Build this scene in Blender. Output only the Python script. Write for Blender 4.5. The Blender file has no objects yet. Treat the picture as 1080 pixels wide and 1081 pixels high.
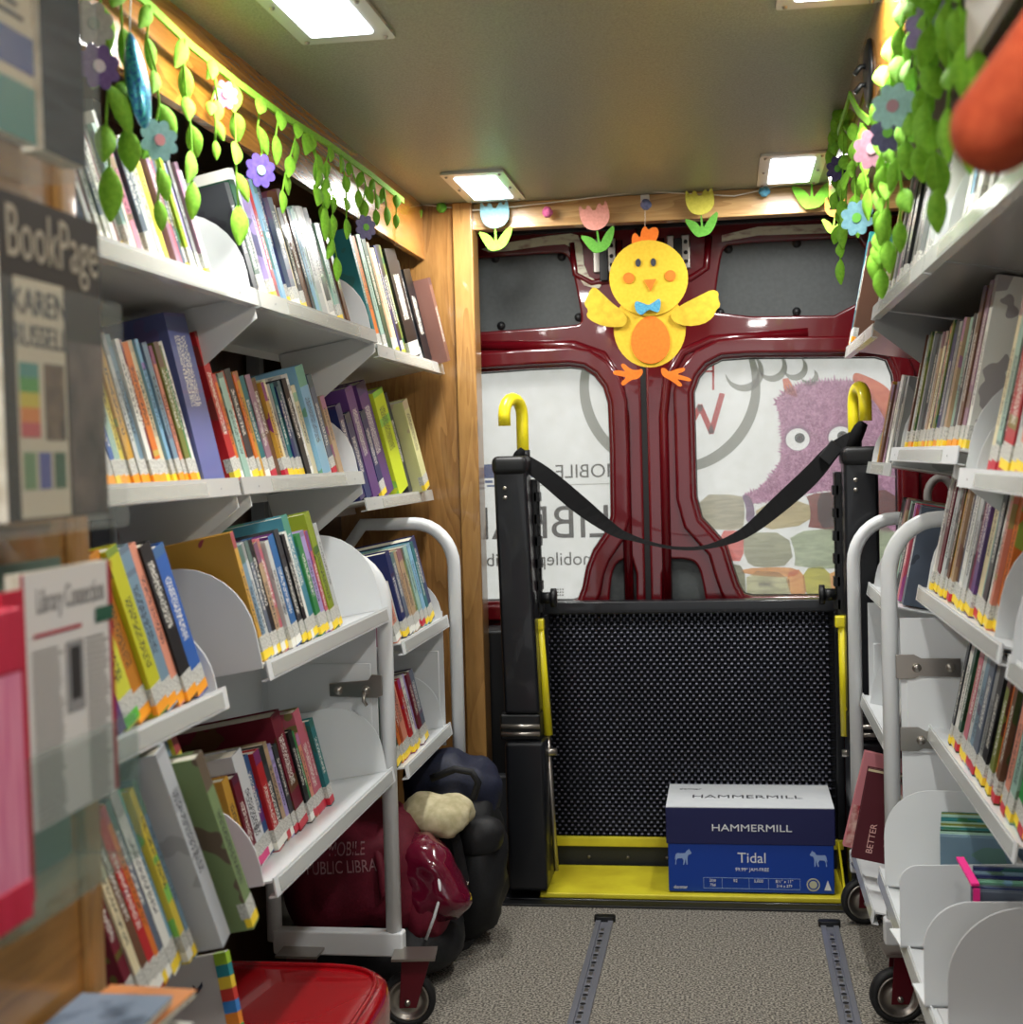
import bpy, math, random
from mathutils import Vector, Matrix, noise
from mathutils.bvhtree import BVHTree
S = bpy.context.scene
COL = S.collection
PI = math.pi
# ------------------------------------------------------------------ camera
F, CH = 1500.0, 1.18
yaw, pitch, roll = [math.radians(a) for a in (8.738, -2.18, -1.5685)]
f_ = Vector((-math.sin(yaw)*math.cos(pitch), math.cos(yaw)*math.cos(pitch), math.sin(pitch)))
r_ = Vector((math.cos(yaw), math.sin(yaw), 0)); u_ = r_.cross(f_)
r2 = r_*math.cos(roll) + u_*math.sin(roll); u2 = -r_*math.sin(roll) + u_*math.cos(roll)
cam = bpy.data.objects.new('camera', bpy.data.cameras.new('camera')); COL.objects.link(cam)
cam.matrix_world = Matrix(((r2.x, u2.x, -f_.x, 0), (r2.y, u2.y, -f_.y, 0), (r2.z, u2.z, -f_.z, CH), (0, 0, 0, 1)))
cam.data.sensor_fit = 'HORIZONTAL'; cam.data.sensor_width = 36; cam.data.lens = 50
cam.data.clip_start = .05
cam.data.dof.use_dof = True; cam.data.dof.focus_distance = 3.1; cam.data.dof.aperture_fstop = 5.6
S.camera = cam
S.view_settings.view_transform = 'Standard'; S.view_settings.look = 'None'
S.view_settings.gamma = 1; S.view_settings.exposure = 0.38
# ------------------------------------------------------------------ world and lamps
W = bpy.data.worlds.new('world'); S.world = W; W.use_nodes = True
W.node_tree.nodes['Background'].inputs[0].default_value = (.95, .98, 1, 1)
W.node_tree.nodes['Background'].inputs[1].default_value = .95
LIGHTS = [(-.595, .50, .40), (-.595, 2.075, .40), (-.595, 3.57, .38), (.165, .50, .40), (.165, 2.075, .40), (.165, 3.57, .38)]
for (lx, ly, ll) in LIGHTS:
    ld = bpy.data.lights.new('ceiling_lamp_light', 'AREA'); ld.shape = 'RECTANGLE'; ld.size = .085; ld.size_y = ll*.7
    ld.energy = 6.6; ld.color = (1, .985, .95)
    lo = bpy.data.objects.new('ceiling_lamp_light', ld); lo.location = (lx, ly-(.04 if ly > 3 else 0), 1.855); COL.objects.link(lo)

def at(px, py, **k):
    v = r2*((px-540)/F) - u2*((py-540.5)/F) + f_
    o = Vector((0, 0, CH)); a, val = list(k.items())[0]; i = 'xyz'.index(a)
    return o + v*((val-o[i])/v[i])

# ------------------------------------------------------------------ materials
def lin(r, g=None, b=None):
    if g is None: r, g, b = r
    return tuple(((c/255)/12.92 if c/255 <= .04045 else ((c/255+.055)/1.055)**2.4) for c in (r, g, b)) + (1,)
MATS = {}
def mat(name, rgb=(128, 128, 128), rough=.5, metal=0, coat=0, emit=None, es=0, trans=0, ior=1.45, alpha=1, spec=.5):
    if name in MATS: return MATS[name]
    m = bpy.data.materials.new(name); m.use_nodes = True; b = m.node_tree.nodes['Principled BSDF']
    b.inputs['Base Color'].default_value = lin(*rgb); b.inputs['Roughness'].default_value = rough
    b.inputs['Metallic'].default_value = metal; b.inputs['Coat Weight'].default_value = coat
    b.inputs['Specular IOR Level'].default_value = spec
    b.inputs['Transmission Weight'].default_value = trans; b.inputs['IOR'].default_value = ior
    b.inputs['Alpha'].default_value = alpha
    if emit: b.inputs['Emission Color'].default_value = lin(*emit); b.inputs['Emission Strength'].default_value = es
    MATS[name] = m; return m
class NT:
    def __init__(s, m): s.m = m; s.t = m.node_tree; s.b = s.t.nodes.get('Principled BSDF')
    def n(s, kind, **k):
        x = s.t.nodes.new(kind)
        for a, v in k.items():
            if a.startswith('i_'): x.inputs[a[2:].replace('_', ' ')].default_value = v
            else: setattr(x, a, v)
        return x
    def l(s, a, b): s.t.links.new(a, b)
    def math(s, op, a, b=None, clamp=False):
        x = s.t.nodes.new('ShaderNodeMath'); x.operation = op; x.use_clamp = clamp
        for i, v in enumerate((a, b)):
            if v is None: continue
            if isinstance(v, (int, float)): x.inputs[i].default_value = v
            else: s.l(v, x.inputs[i])
        return x.outputs[0]
    def mix(s, fac, a, b, mode='MIX'):
        x = s.t.nodes.new('ShaderNodeMix'); x.data_type = 'RGBA'; x.blend_type = mode
        for i, v in ((0, fac), (6, a), (7, b)):
            if isinstance(v, (int, float, tuple)): x.inputs[i].default_value = v
            else: s.l(v, x.inputs[i])
        return x.outputs[2]
    def ramp(s, fac, stops):
        x = s.t.nodes.new('ShaderNodeValToRGB'); s.l(fac, x.inputs[0]); e = x.color_ramp.elements
        while len(e) < len(stops): e.new(.5)
        for q, (p, c) in zip(e, stops): q.position = p; q.color = c
        return x.outputs[0]
    def bump(s, h, st, dist=.002):
        x = s.n('ShaderNodeBump'); x.inputs['Strength'].default_value = st; x.inputs['Distance'].default_value = dist
        s.l(h, x.inputs['Height']); s.l(x.outputs[0], s.b.inputs['Normal'])
def noisy(name, c1, c2, scale=30, rough=.5, stretch=(1, 1, 1), bump=0, detail=4, coords='Object', lo=.35, hi=.65, **k):
    if name in MATS: return MATS[name]
    m = mat(name, c1, rough, **k); t = NT(m)
    tc = t.n('ShaderNodeTexCoord'); mp = t.n('ShaderNodeMapping'); mp.inputs['Scale'].default_value = stretch
    t.l(tc.outputs[coords], mp.inputs[0]); nz = t.n('ShaderNodeTexNoise', i_Scale=scale, i_Detail=detail)
    t.l(mp.outputs[0], nz.inputs['Vector'])
    t.l(t.ramp(nz.outputs[0], [(lo, lin(*c1)), (hi, lin(*c2))]), t.b.inputs['Base Color'])
    if bump: t.bump(nz.outputs[0], bump)
    return m
def oak(name, c1, c2, scale=1.0, axis='z', coat=.5, rough=.32):
    m = mat(name, c1, rough, coat=coat); t = NT(m)
    tc = t.n('ShaderNodeTexCoord'); mp = t.n('ShaderNodeMapping')
    mp.inputs['Scale'].default_value = {'z': (1, 1, .12), 'x': (.1, 1, 1), 'y': (1, .1, 1)}[axis]
    t.l(tc.outputs['Object'], mp.inputs[0])
    nz = t.n('ShaderNodeTexNoise', i_Scale=7*scale, i_Detail=3.0, i_Distortion=.6); t.l(mp.outputs[0], nz.inputs['Vector'])
    ring = t.math('FRACT', t.math('MULTIPLY', nz.outputs[0], 16))
    fine = t.n('ShaderNodeTexNoise', i_Scale=160*scale, i_Detail=3.0); t.l(mp.outputs[0], fine.inputs['Vector'])
    f = t.math('ADD', t.math('MULTIPLY', ring, .45), t.math('MULTIPLY', fine.outputs[0], .75))
    t.l(t.ramp(f, [(.25, lin(*c2)), (.85, lin(*c1))]), t.b.inputs['Base Color'])
    t.bump(fine.outputs[0], .15); return m
M_oak = oak('oak_panel', (158, 116, 64), (126, 86, 42))
M_oakv = oak('oak_valance', (188, 128, 50), (146, 92, 30), axis='y', coat=.9, rough=.25)
M_oakx = oak('oak_beam', (205, 165, 108), (176, 132, 78), axis='x')
M_oakt = oak('oak_trim', (178, 134, 76), (150, 108, 58))
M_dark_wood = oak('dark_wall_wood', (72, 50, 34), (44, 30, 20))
M_white = mat('white_steel', (226, 229, 230), .32, coat=.2)
M_shelf = mat('shelf_steel', (214, 216, 214), .3, coat=.2)
M_grey = mat('grey_steel', (142, 146, 148), .4)
M_lip = mat('label_holder_steel', (206, 208, 204), .24, metal=.25)
M_holder = mat('clear_plastic_strip', (215, 215, 205), .15, alpha=.35)
M_chrome = mat('worn_steel', (168, 162, 154), .3, metal=.9)
M_black = mat('black_metal', (16, 18, 23), .38, coat=.25)
M_blackp = mat('black_plastic', (14, 15, 17), .45)
M_rub = mat('black_rubber', (22, 22, 23), .6)
M_yel = mat('safety_yellow', (236, 220, 36), .35, coat=.3)
M_yelp = noisy('worn_yellow_plate', (226, 214, 52), (206, 190, 44), 12, .42)
M_panel = noisy('grey_trim_board', (74, 78, 78), (68, 72, 72), 90, .6)
M_redp = mat('door_red_paint', (92, 8, 18), .25, coat=.7)
M_redd = mat('body_red_paint', (96, 10, 20), .35, coat=.4)
M_maroon = mat('maroon_caster_plate', (96, 22, 34), .3, metal=.3)
M_wh = noisy('box_white_card', (226, 230, 232), (220, 224, 228), 30, .55)
M_navy = mat('navy_card', (28, 32, 82), .45); M_blue = mat('blue_card', (12, 62, 160), .45)
M_txw = mat('white_print', (232, 234, 236), .6); M_txg = mat('grey_print', (96, 98, 96), .6); M_txk = mat('dark_print', (50, 52, 60), .6)
M_paper = noisy('page_block', (226, 222, 206), (198, 192, 172), 60, .8, (1, 12, 1))
M_ceil = noisy('ceiling_vinyl', (150, 152, 130), (130, 132, 112), 240, .38, bump=.6, detail=2, lo=.4, hi=.6)
M_carpet = noisy('grey_carpet', (74, 70, 64), (160, 154, 142), 190, .95, bump=.8, detail=3, lo=.42, hi=.6)
M_sticker = {}
def solid(name, rgb, rough=.6, **k): return mat(name, rgb, rough, spec=.15, **k)
# book cover: the object's colour, with a printed title on the spine and printed art on the boards
def make_cover_mat():
    m = mat('book_cover', (128, 128, 128), .40, coat=.1, spec=.3); t = NT(m)
    oi = t.n('ShaderNodeObjectInfo'); tc = t.n('ShaderNodeTexCoord')
    g = t.n('ShaderNodeSeparateXYZ'); t.l(tc.outputs['Generated'], g.inputs[0])
    nn = t.n('ShaderNodeSeparateXYZ'); t.l(tc.outputs['Normal'], nn.inputs[0])
    spine = t.math('GREATER_THAN', nn.outputs[0], .7)
    rnd = oi.outputs['Random']
    bw = t.n('ShaderNodeRGBToBW'); t.l(oi.outputs['Color'], bw.inputs[0])
    light = t.math('LESS_THAN', bw.outputs[0], .22)
    ink = t.mix(light, (.015, .015, .03, 1), (.8, .78, .7, 1))
    off = t.n('ShaderNodeCombineXYZ'); t.l(t.math('MULTIPLY', rnd, 57.0), off.inputs[0]); t.l(t.math('MULTIPLY', rnd, 31.0), off.inputs[2])
    add = t.n('ShaderNodeVectorMath'); add.operation = 'ADD'; t.l(tc.outputs['Object'], add.inputs[0]); t.l(off.outputs[0], add.inputs[1])
    mp = t.n('ShaderNodeMapping'); mp.inputs['Scale'].default_value = (0, 260, 330); t.l(add.outputs[0], mp.inputs[0])
    tx = t.n('ShaderNodeTexNoise', i_Scale=1.0, i_Detail=1.0); t.l(mp.outputs[0], tx.inputs['Vector'])
    z0 = t.math('ADD', t.math('MULTIPLY', rnd, .25), .22); z1 = t.math('ADD', z0, .42)
    zone = t.math('MULTIPLY', t.math('GREATER_THAN', g.outputs[2], z0), t.math('LESS_THAN', g.outputs[2], z1))
    zone = t.math('MULTIPLY', zone, t.math('MULTIPLY', t.math('GREATER_THAN', g.outputs[1], .25), t.math('LESS_THAN', g.outputs[1], .75)))
    word = t.math('MULTIPLY', t.math('MULTIPLY', zone, spine), t.math('GREATER_THAN', tx.outputs[0], .52))
    # a second printed colour in a band near the head and behind the art
    r2n = t.math('FRACT', t.math('MULTIPLY', rnd, 7.31))
    hs = t.n('ShaderNodeHueSaturation'); t.l(oi.outputs['Color'], hs.inputs['Color'])
    t.l(t.math('ADD', t.math('MULTIPLY', r2n, .36), .32), hs.inputs['Hue']); hs.inputs['Saturation'].default_value = .9; t.l(t.math('ADD', t.math('MULTIPLY', rnd, .55), .42), hs.inputs['Value'])
    band = t.math('MULTIPLY', t.math('GREATER_THAN', g.outputs[2], t.math('ADD', t.math('MULTIPLY', r2n, .3), .8)), spine)
    vo = t.n('ShaderNodeTexNoise', i_Scale=14.0, i_Detail=2.0); t.l(add.outputs[0], vo.inputs['Vector'])
    art = t.math('MULTIPLY', t.math('GREATER_THAN', vo.outputs[0], .57), t.math('LESS_THAN', nn.outputs[0], .7))
    zs = t.n('ShaderNodeTexNoise', i_Scale=24.0, i_Detail=1.0)
    mz = t.n('ShaderNodeMapping'); mz.inputs['Scale'].default_value = (0, 0, 1); t.l(add.outputs[0], mz.inputs[0]); t.l(mz.outputs[0], zs.inputs['Vector'])
    patch = t.math('MULTIPLY', t.math('MULTIPLY', t.math('GREATER_THAN', zs.outputs[0], .6), spine), t.math('GREATER_THAN', r2n, .45))
    c = t.mix(t.math('MAXIMUM', band, t.math('MAXIMUM', art, patch)), oi.outputs['Color'], hs.outputs[0])
    c = t.mix(word, c, ink)
    t.l(c, t.b.inputs['Base Color']); return m
M_cover = make_cover_mat()
def make_tint(name, rough, coat=0):
    m = mat(name, (128, 128, 128), rough, coat=coat); t = NT(m)
    oi = t.n('ShaderNodeObjectInfo'); t.l(oi.outputs['Color'], t.b.inputs['Base Color']); return m
M_tint = make_tint('plain_print', .45)
M_label = noisy('call_number_label', (214, 214, 206), (120, 120, 118), 420, .5, lo=.42, hi=.7)

# ------------------------------------------------------------------ mesh helpers
def tag(o, label=None, cat=None, group=None, kind=None):
    if label: o['label'] = label
    if cat: o['category'] = cat
    if group: o['group'] = group
    if kind: o['kind'] = kind
    return o
def empty(name, loc=(0, 0, 0), label=None, cat=None, group=None, mw=None):
    o = bpy.data.objects.new(name, None); COL.objects.link(o); o.empty_display_size = .05
    if mw is not None: o.matrix_world = mw
    else: o.location = loc
    return tag(o, label, cat, group)
class MB:
    def __init__(s): s.v = []; s.f = []
    def quadbox(s, p):   # eight corners: bottom 4, top 4
        n = len(s.v); s.v += [tuple(q) for q in p]
        for a in ((3, 2, 1, 0), (4, 5, 6, 7), (0, 1, 5, 4), (1, 2, 6, 5), (2, 3, 7, 6), (3, 0, 4, 7)): s.f.append(tuple(n+i for i in a))
        return s
    def box(s, x0, x1, y0, y1, z0, z1, M=None):
        if x0 > x1: x0, x1 = x1, x0
        if y0 > y1: y0, y1 = y1, y0
        if z0 > z1: z0, z1 = z1, z0
        p = [(x0, y0, z0), (x1, y0, z0), (x1, y1, z0), (x0, y1, z0), (x0, y0, z1), (x1, y0, z1), (x1, y1, z1), (x0, y1, z1)]
        if M is not None: p = [M @ Vector(q) for q in p]
        return s.quadbox(p)
    def prism(s, pts, axis, a0, a1, M=None):   # closed outline in the plane normal to axis
        n = len(s.v); k = len(pts)
        for a in (a0, a1):
            for (u, w) in pts:
                q = {'x': (a, u, w), 'y': (u, a, w), 'z': (u, w, a)}[axis]
                s.v.append(tuple(M @ Vector(q)) if M is not None else q)
        s.f.append(tuple(n+i for i in range(k))[::-1]); s.f.append(tuple(n+k+i for i in range(k)))
        for i in range(k): s.f.append((n+i, n+(i+1) % k, n+k+(i+1) % k, n+k+i))
        return s
    def tube(s, pts, r, seg=10, cap=True, closed=False):
        pts = [Vector(p) for p in pts]; n0 = len(s.v); N = len(pts); up = None
        for i, p in enumerate(pts):
            d = (pts[(i+1) % N] if (i < N-1 or closed) else p) - (pts[i-1] if (i > 0 or closed) else p)
            d.normalize()
            if up is None: up = Vector((0, 0, 1)) if abs(d.z) < .9 else Vector((1, 0, 0))
            a = d.cross(up)
            if a.length < 1e-6: a = d.cross(Vector((0, 1, 0)))
            a.normalize(); b = a.cross(d); up = b
            rr = r[i] if isinstance(r, (list, tuple)) else r
            for k in range(seg):
                t = 2*PI*k/seg; s.v.append(tuple(p + a*rr*math.cos(t) + b*rr*math.sin(t)))
        for i in range(N if closed else N-1):
            j = (i+1) % N
            for k in range(seg):
                s.f.append((n0+i*seg+k, n0+i*seg+(k+1) % seg, n0+j*seg+(k+1) % seg, n0+j*seg+k))
        if cap and not closed:
            s.f.append(tuple(n0+k for k in range(seg))[::-1]); s.f.append(tuple(n0+(N-1)*seg+k for k in range(seg)))
        return s
    def cyl(s, a, b, r, seg=16): return s.tube([a, b], r, seg)
    def lathe(s, prof, M, seg=24):     # profile (r, h) turned about local z
        n0 = len(s.v); k = len(prof)
        for i in range(seg):
            t = 2*PI*i/seg
            for (r, h) in prof: s.v.append(tuple(M @ Vector((r*math.cos(t), r*math.sin(t), h))))
        for i in range(seg):
            j = (i+1) % seg
            for q in range(k-1): s.f.append((n0+i*k+q, n0+j*k+q, n0+j*k+q+1, n0+i*k+q+1))
        return s
    def ribbon(s, pts, wv, th=.002, td=(0, 1, 0)):
        n0 = len(s.v)
        for p, w in zip(pts, wv):
            p = Vector(p); w = Vector(w); s.v += [tuple(p-w), tuple(p+w), tuple(p+w+Vector(td)*th), tuple(p-w+Vector(td)*th)]
        for i in range(len(pts)-1):
            for k in range(4): s.f.append((n0+i*4+k, n0+i*4+(k+1) % 4, n0+i*4+4+(k+1) % 4, n0+i*4+4+k))
        s.f.append((n0, n0+1, n0+2, n0+3)); e = n0+4*(len(pts)-1); s.f.append((e+3, e+2, e+1, e))
        return s
    def build(s, name, m, parent=None, smooth=False, color=None, bevel=0, kind=None, seg=2):
        me = bpy.data.meshes.new(name); me.from_pydata(s.v, [], s.f); me.update()
        return link(me, name, m, parent, smooth, color, bevel, kind, seg)
def link(me, name, m, parent=None, smooth=False, color=None, bevel=0, kind=None, seg=2):
    if smooth: me.polygons.foreach_set('use_smooth', [True]*len(me.polygons))
    me.materials.clear()
    for q in (m if isinstance(m, (list, tuple)) else [m]): me.materials.append(q)
    o = bpy.data.objects.new(name, me); COL.objects.link(o)
    if parent is not None: o.parent = parent; o.matrix_parent_inverse = PINV.get(parent.name, Matrix())
    if color: o.color = color
    if kind: o['kind'] = kind
    if bevel:
        b = o.modifiers.new('bevel', 'BEVEL'); b.width = bevel; b.segments = seg; b.limit_method = 'ANGLE'; b.harden_normals = False
        me.polygons.foreach_set('use_smooth', [True]*len(me.polygons))
        w = o.modifiers.new('wn', 'WEIGHTED_NORMAL')
    return o
PINV = {}
def anchor(name, loc, label, cat, group=None):
    """Empty at the thing's base; its parts are then given in world coordinates."""
    o = empty(name, loc, label, cat, group); PINV[o.name] = Matrix.Translation(-Vector(loc)); return o
def fit_child(o):   # parts of parts in world coordinates
    return o
def sub(o, parent):  # hang mesh o under mesh part parent (both in the thing's frame)
    o.parent = parent; o.matrix_parent_inverse = Matrix(); return o

def curve_mesh(polys=None, ext=.002, bev=0, text=None, size=.1, align='CENTER', res=3):
    if text is not None:
        c = bpy.data.curves.new('t', 'FONT'); c.body = text; c.size = size; c.align_x = align; c.align_y = 'CENTER'
    else:
        c = bpy.data.curves.new('c', 'CURVE'); c.dimensions = '2D'; c.fill_mode = 'BOTH'
        for p in polys:
            sp = c.splines.new('POLY'); sp.points.add(len(p)-1); sp.use_cyclic_u = True
            for q, (x, y) in zip(sp.points, p): q.co = (x, y, 0, 1)
    c.resolution_u = 4; c.extrude = ext; c.bevel_depth = bev; c.bevel_resolution = res
    o = bpy.data.objects.new('tmp', c); me = bpy.data.meshes.new_from_object(o)
    bpy.data.objects.remove(o); bpy.data.curves.remove(c); return me
def front(y): return Matrix(((1, 0, 0, 0), (0, 0, -1, y), (0, 1, 0, 0), (0, 0, 0, 1)))      # drawing (u,v) -> world (x,z) facing the camera
def plate(name, polys, y, m, parent=None, ext=.002, bev=0, mw=None, color=None, smooth=False, kind=None, res=3):
    me = curve_mesh(polys, ext, bev, res=res); me.transform(mw if mw is not None else front(y))
    return link(me, name, m, parent, smooth, color, 0, kind)
def text(name, body, size, mw, m, parent=None, ext=.0006, align='CENTER', sx=1, sy=1):
    me = curve_mesh(text=body, size=size, ext=ext, align=align); me.transform(mw @ Matrix.Diagonal((sx, sy, 1, 1)))
    return link(me, name, m, parent)
def ell(cx, cy, rx, ry=None, n=32, a0=0, a1=2*PI):
    ry = ry or rx; full = abs(a1-a0-2*PI) < 1e-6
    return [(cx+rx*math.cos(a0+(a1-a0)*i/(n if full else n-1)), cy+ry*math.sin(a0+(a1-a0)*i/(n if full else n-1))) for i in range(n)]
def chaikin(p, it=2):
    for _ in range(it):
        q = []
        for i in range(len(p)):
            a, b = p[i], p[(i+1) % len(p)]
            q += [(a[0]*.75+b[0]*.25, a[1]*.75+b[1]*.25), (a[0]*.25+b[0]*.75, a[1]*.25+b[1]*.75)]
        p = q
    return p
def pxpoly(pts, y): return [(at(a, b, y=y).x, at(a, b, y=y).z) for a, b in pts]
def rrect(x0, x1, y0, y1, r, n=5):
    o = []
    for cx, cy, a in ((x1-r, y1-r, 0), (x0+r, y1-r, PI/2), (x0+r, y0+r, PI), (x1-r, y0+r, 1.5*PI)):
        o += [(cx+r*math.cos(a+PI/2*i/n), cy+r*math.sin(a+PI/2*i/n)) for i in range(n+1)]
    return o

# ================================================================== THE ROOM
def struct(o): o['kind'] = 'structure'; return o
XL, XR, ZC, YB = -1.06, .66, 1.87, 4.62
struct(MB().box(-1.1, .72, -1.2, 3.66, -.05, 0).build('floor', M_carpet))
struct(MB().box(-1.1, .72, -1.2, 3.87, ZC, ZC+.04).build('ceiling', M_ceil))
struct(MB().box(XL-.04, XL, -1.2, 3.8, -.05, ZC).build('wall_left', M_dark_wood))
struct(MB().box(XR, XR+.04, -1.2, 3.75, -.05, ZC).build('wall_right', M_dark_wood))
struct(MB().box(.60, .70, 3.75, 4.17, -.05, 1.96).build('wall_right_rear', M_redd))
struct(MB().box(XL-.04, -.84, 3.86, 4.17, -.05, 1.96).build('wall_left_rear', M_blackp))
struct(MB().box(-1.1, .72, 3.66, 4.17, -.06, -.012).build('floor_rear', M_blackp))
struct(MB().box(-1.1, .72, 3.87, 4.17, 1.86, 1.95).build('ceiling_rear', M_blackp))
# wooden partition and its trim on the left, valances, beam
struct(MB().box(XL, -.715, 3.80, 3.86, -.01, ZC).build('wall_left_partition', M_oak))
struct(MB().box(-.722, -.668, 3.785, 3.875, -.01, ZC).build('trim_1', M_oakt, bevel=.004))
struct(MB().box(-.820, -.803, -.6, 3.80, 1.7225, ZC).build('trim_2', M_oakv))
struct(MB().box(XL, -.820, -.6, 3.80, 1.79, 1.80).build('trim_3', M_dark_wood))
struct(MB().box(.243, .260, .30, 3.40, 1.735, ZC).build('trim_4', M_oakv))
struct(MB().box(-.70, .62, 3.82, 3.87, 1.799, ZC).build('trim_5', M_oakx, bevel=.003))
struct(MB().box(-.72, .62, 3.655, 3.70, -.02, .006).build('trim_6', M_blackp, bevel=.002))
# ceiling lights
M_lens = mat('lamp_lens', (255, 255, 255), .4, emit=(236, 246, 255), es=5)
M_frame = mat('lamp_frame', (205, 205, 198), .35, metal=.4)
for i, (lx, ly, ll) in enumerate(LIGHTS):
    if ly < 1: side = None
    nm = 'left' if lx < 0 else 'right'; fr = {.50: 'nearest', 2.075: 'middle', 3.57: 'back'}[ly]
    if fr == 'nearest': continue
    pl = 'at the top of the view' if fr == 'middle' else 'by the rear oak beam'
    t = anchor('ceiling_light', (lx, ly, ZC), f'{nm} {"front" if fr=="middle" else "rear"} lit ceiling lamp in pale metal frame, {pl}', 'ceiling light', 'ceiling lights')
    hw, hl = .078, ll/2
    plate('frame', [rrect(-hw, hw, -hl, hl, .008), rrect(-.052, .052, -hl+.043, hl-.043, .006)], 0, M_frame, t, .003,
          mw=Matrix.Translation((lx, ly, ZC-.004)))
    plate('lens', [rrect(-.050, .050, -hl+.045, hl-.045, .006)], 0, M_lens, t, .002, .002, mw=Matrix.Translation((lx, ly, ZC-.006)))
    for sx in (-1, 1):
        for sy in (-1, 0, 1):
            MB().lathe([(0, -.004), (.003, -.0035), (.0045, 0)], Matrix.Translation((lx+sx*.065, ly+sy*(hl-.02), ZC-.0085)), 10).build('screw', M_chrome, t, True)
# floor tracks
M_track = mat('track_aluminium', (150, 152, 162), .35, metal=.6)
for x, lab in ((-.335, 'left aluminium tie-down track set in the grey carpet'), (.222, 'right aluminium tie-down track set in the grey carpet')):
    t = anchor('floor_track', (x, 3.0, .0), lab, 'floor track', 'tie-down tracks in the floor')
    mb = MB(); mb.box(x-.022, x-.009, .2, 3.55, 0, .006); mb.box(x+.009, x+.022, .2, 3.55, 0, .006)
    mb.box(x-.009, x+.009, .2, 3.55, 0, .002); mb.build('rail', M_track, t, bevel=.001)
    mb = MB()
    k = 0
    for k in range(64):
        y = .3+k*.05; mb.lathe([(.0065, .0025), (.0, .0025)], Matrix.Translation((x, y, 0)), 10)
    mb.build('slots', M_blackp, t)
    mb = MB()
    for k in range(64): mb.box(x-.004, x+.004, .318+k*.05, .334+k*.05, .002, .0042)
    mb.build('inlay', M_chrome, t)
    plate('end_cap', [rrect(x-.026, x+.026, 3.54, 3.565, .008)], 0, M_blackp, t, .006, .001, mw=Matrix.Translation((0, 0, .007)))

# ================================================================== REAR DOORS
YD = 4.08; Q9 = YD/4.55
zq = lambda z: CH+(z-CH)*Q9
winL = pxpoly([(490, 392), (505, 391), (560, 387), (602, 385), (617, 387), (629, 395), (639, 408), (644, 425), (646, 470), (647, 545), (643, 560), (628, 582), (621, 600), (617, 621), (612, 634), (604, 637), (516, 637), (490, 637)], YD)
winR = pxpoly([(733, 525), (730, 414), (736, 397), (746, 385), (762, 377), (791, 375), (925, 374), (938, 378), (945, 395), (949, 430), (952, 620), (944, 631), (795, 632), (784, 629), (778, 618), (772, 600), (765, 577), (752, 562), (739, 548)], YD)
greyL = chaikin(pxpoly([(480, 272), (499, 271), (590, 264), (600, 267), (606, 280), (616, 330), (616, 342), (608, 346), (507, 353), (480, 355)], YD), 1)
greyR = chaikin(pxpoly([(751, 337), (752, 318), (757, 280), (761, 262), (770, 255), (868, 250), (920, 248), (925, 335)], YD), 1)
lowL = chaikin(pxpoly([(640, 660), (642, 615), (646, 597), (655, 588), (674, 587), (675, 660)], YD), 1)
lowR = chaikin(pxpoly([(697, 660), (697, 587), (728, 588), (737, 593), (743, 606), (752, 660)], YD), 1)
xc0, xc1 = at(676, 500, y=YD).x, at(687, 500, y=YD).x
def inset(poly, d):
    cx = sum(p[0] for p in poly)/len(poly); cz = sum(p[1] for p in poly)/len(poly); o = []; n = len(poly)
    for i in range(n):
        a, b, c = poly[i-1], poly[i], poly[(i+1) % n]
        tx, tz = c[0]-a[0], c[1]-a[1]; L = math.hypot(tx, tz) or 1
        nx, nz = -tz/L, tx/L
        ar = sum(poly[k][0]*poly[(k+1) % n][1]-poly[(k+1) % n][0]*poly[k][1] for k in range(n))
        s = 1 if ar > 0 else -1
        o.append((b[0]+nx*d*s, b[1]+nz*d*s))
    return o
zt = 1.87
M_glass = mat('window_glass', (255, 255, 255), .02, alpha=.12)
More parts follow.
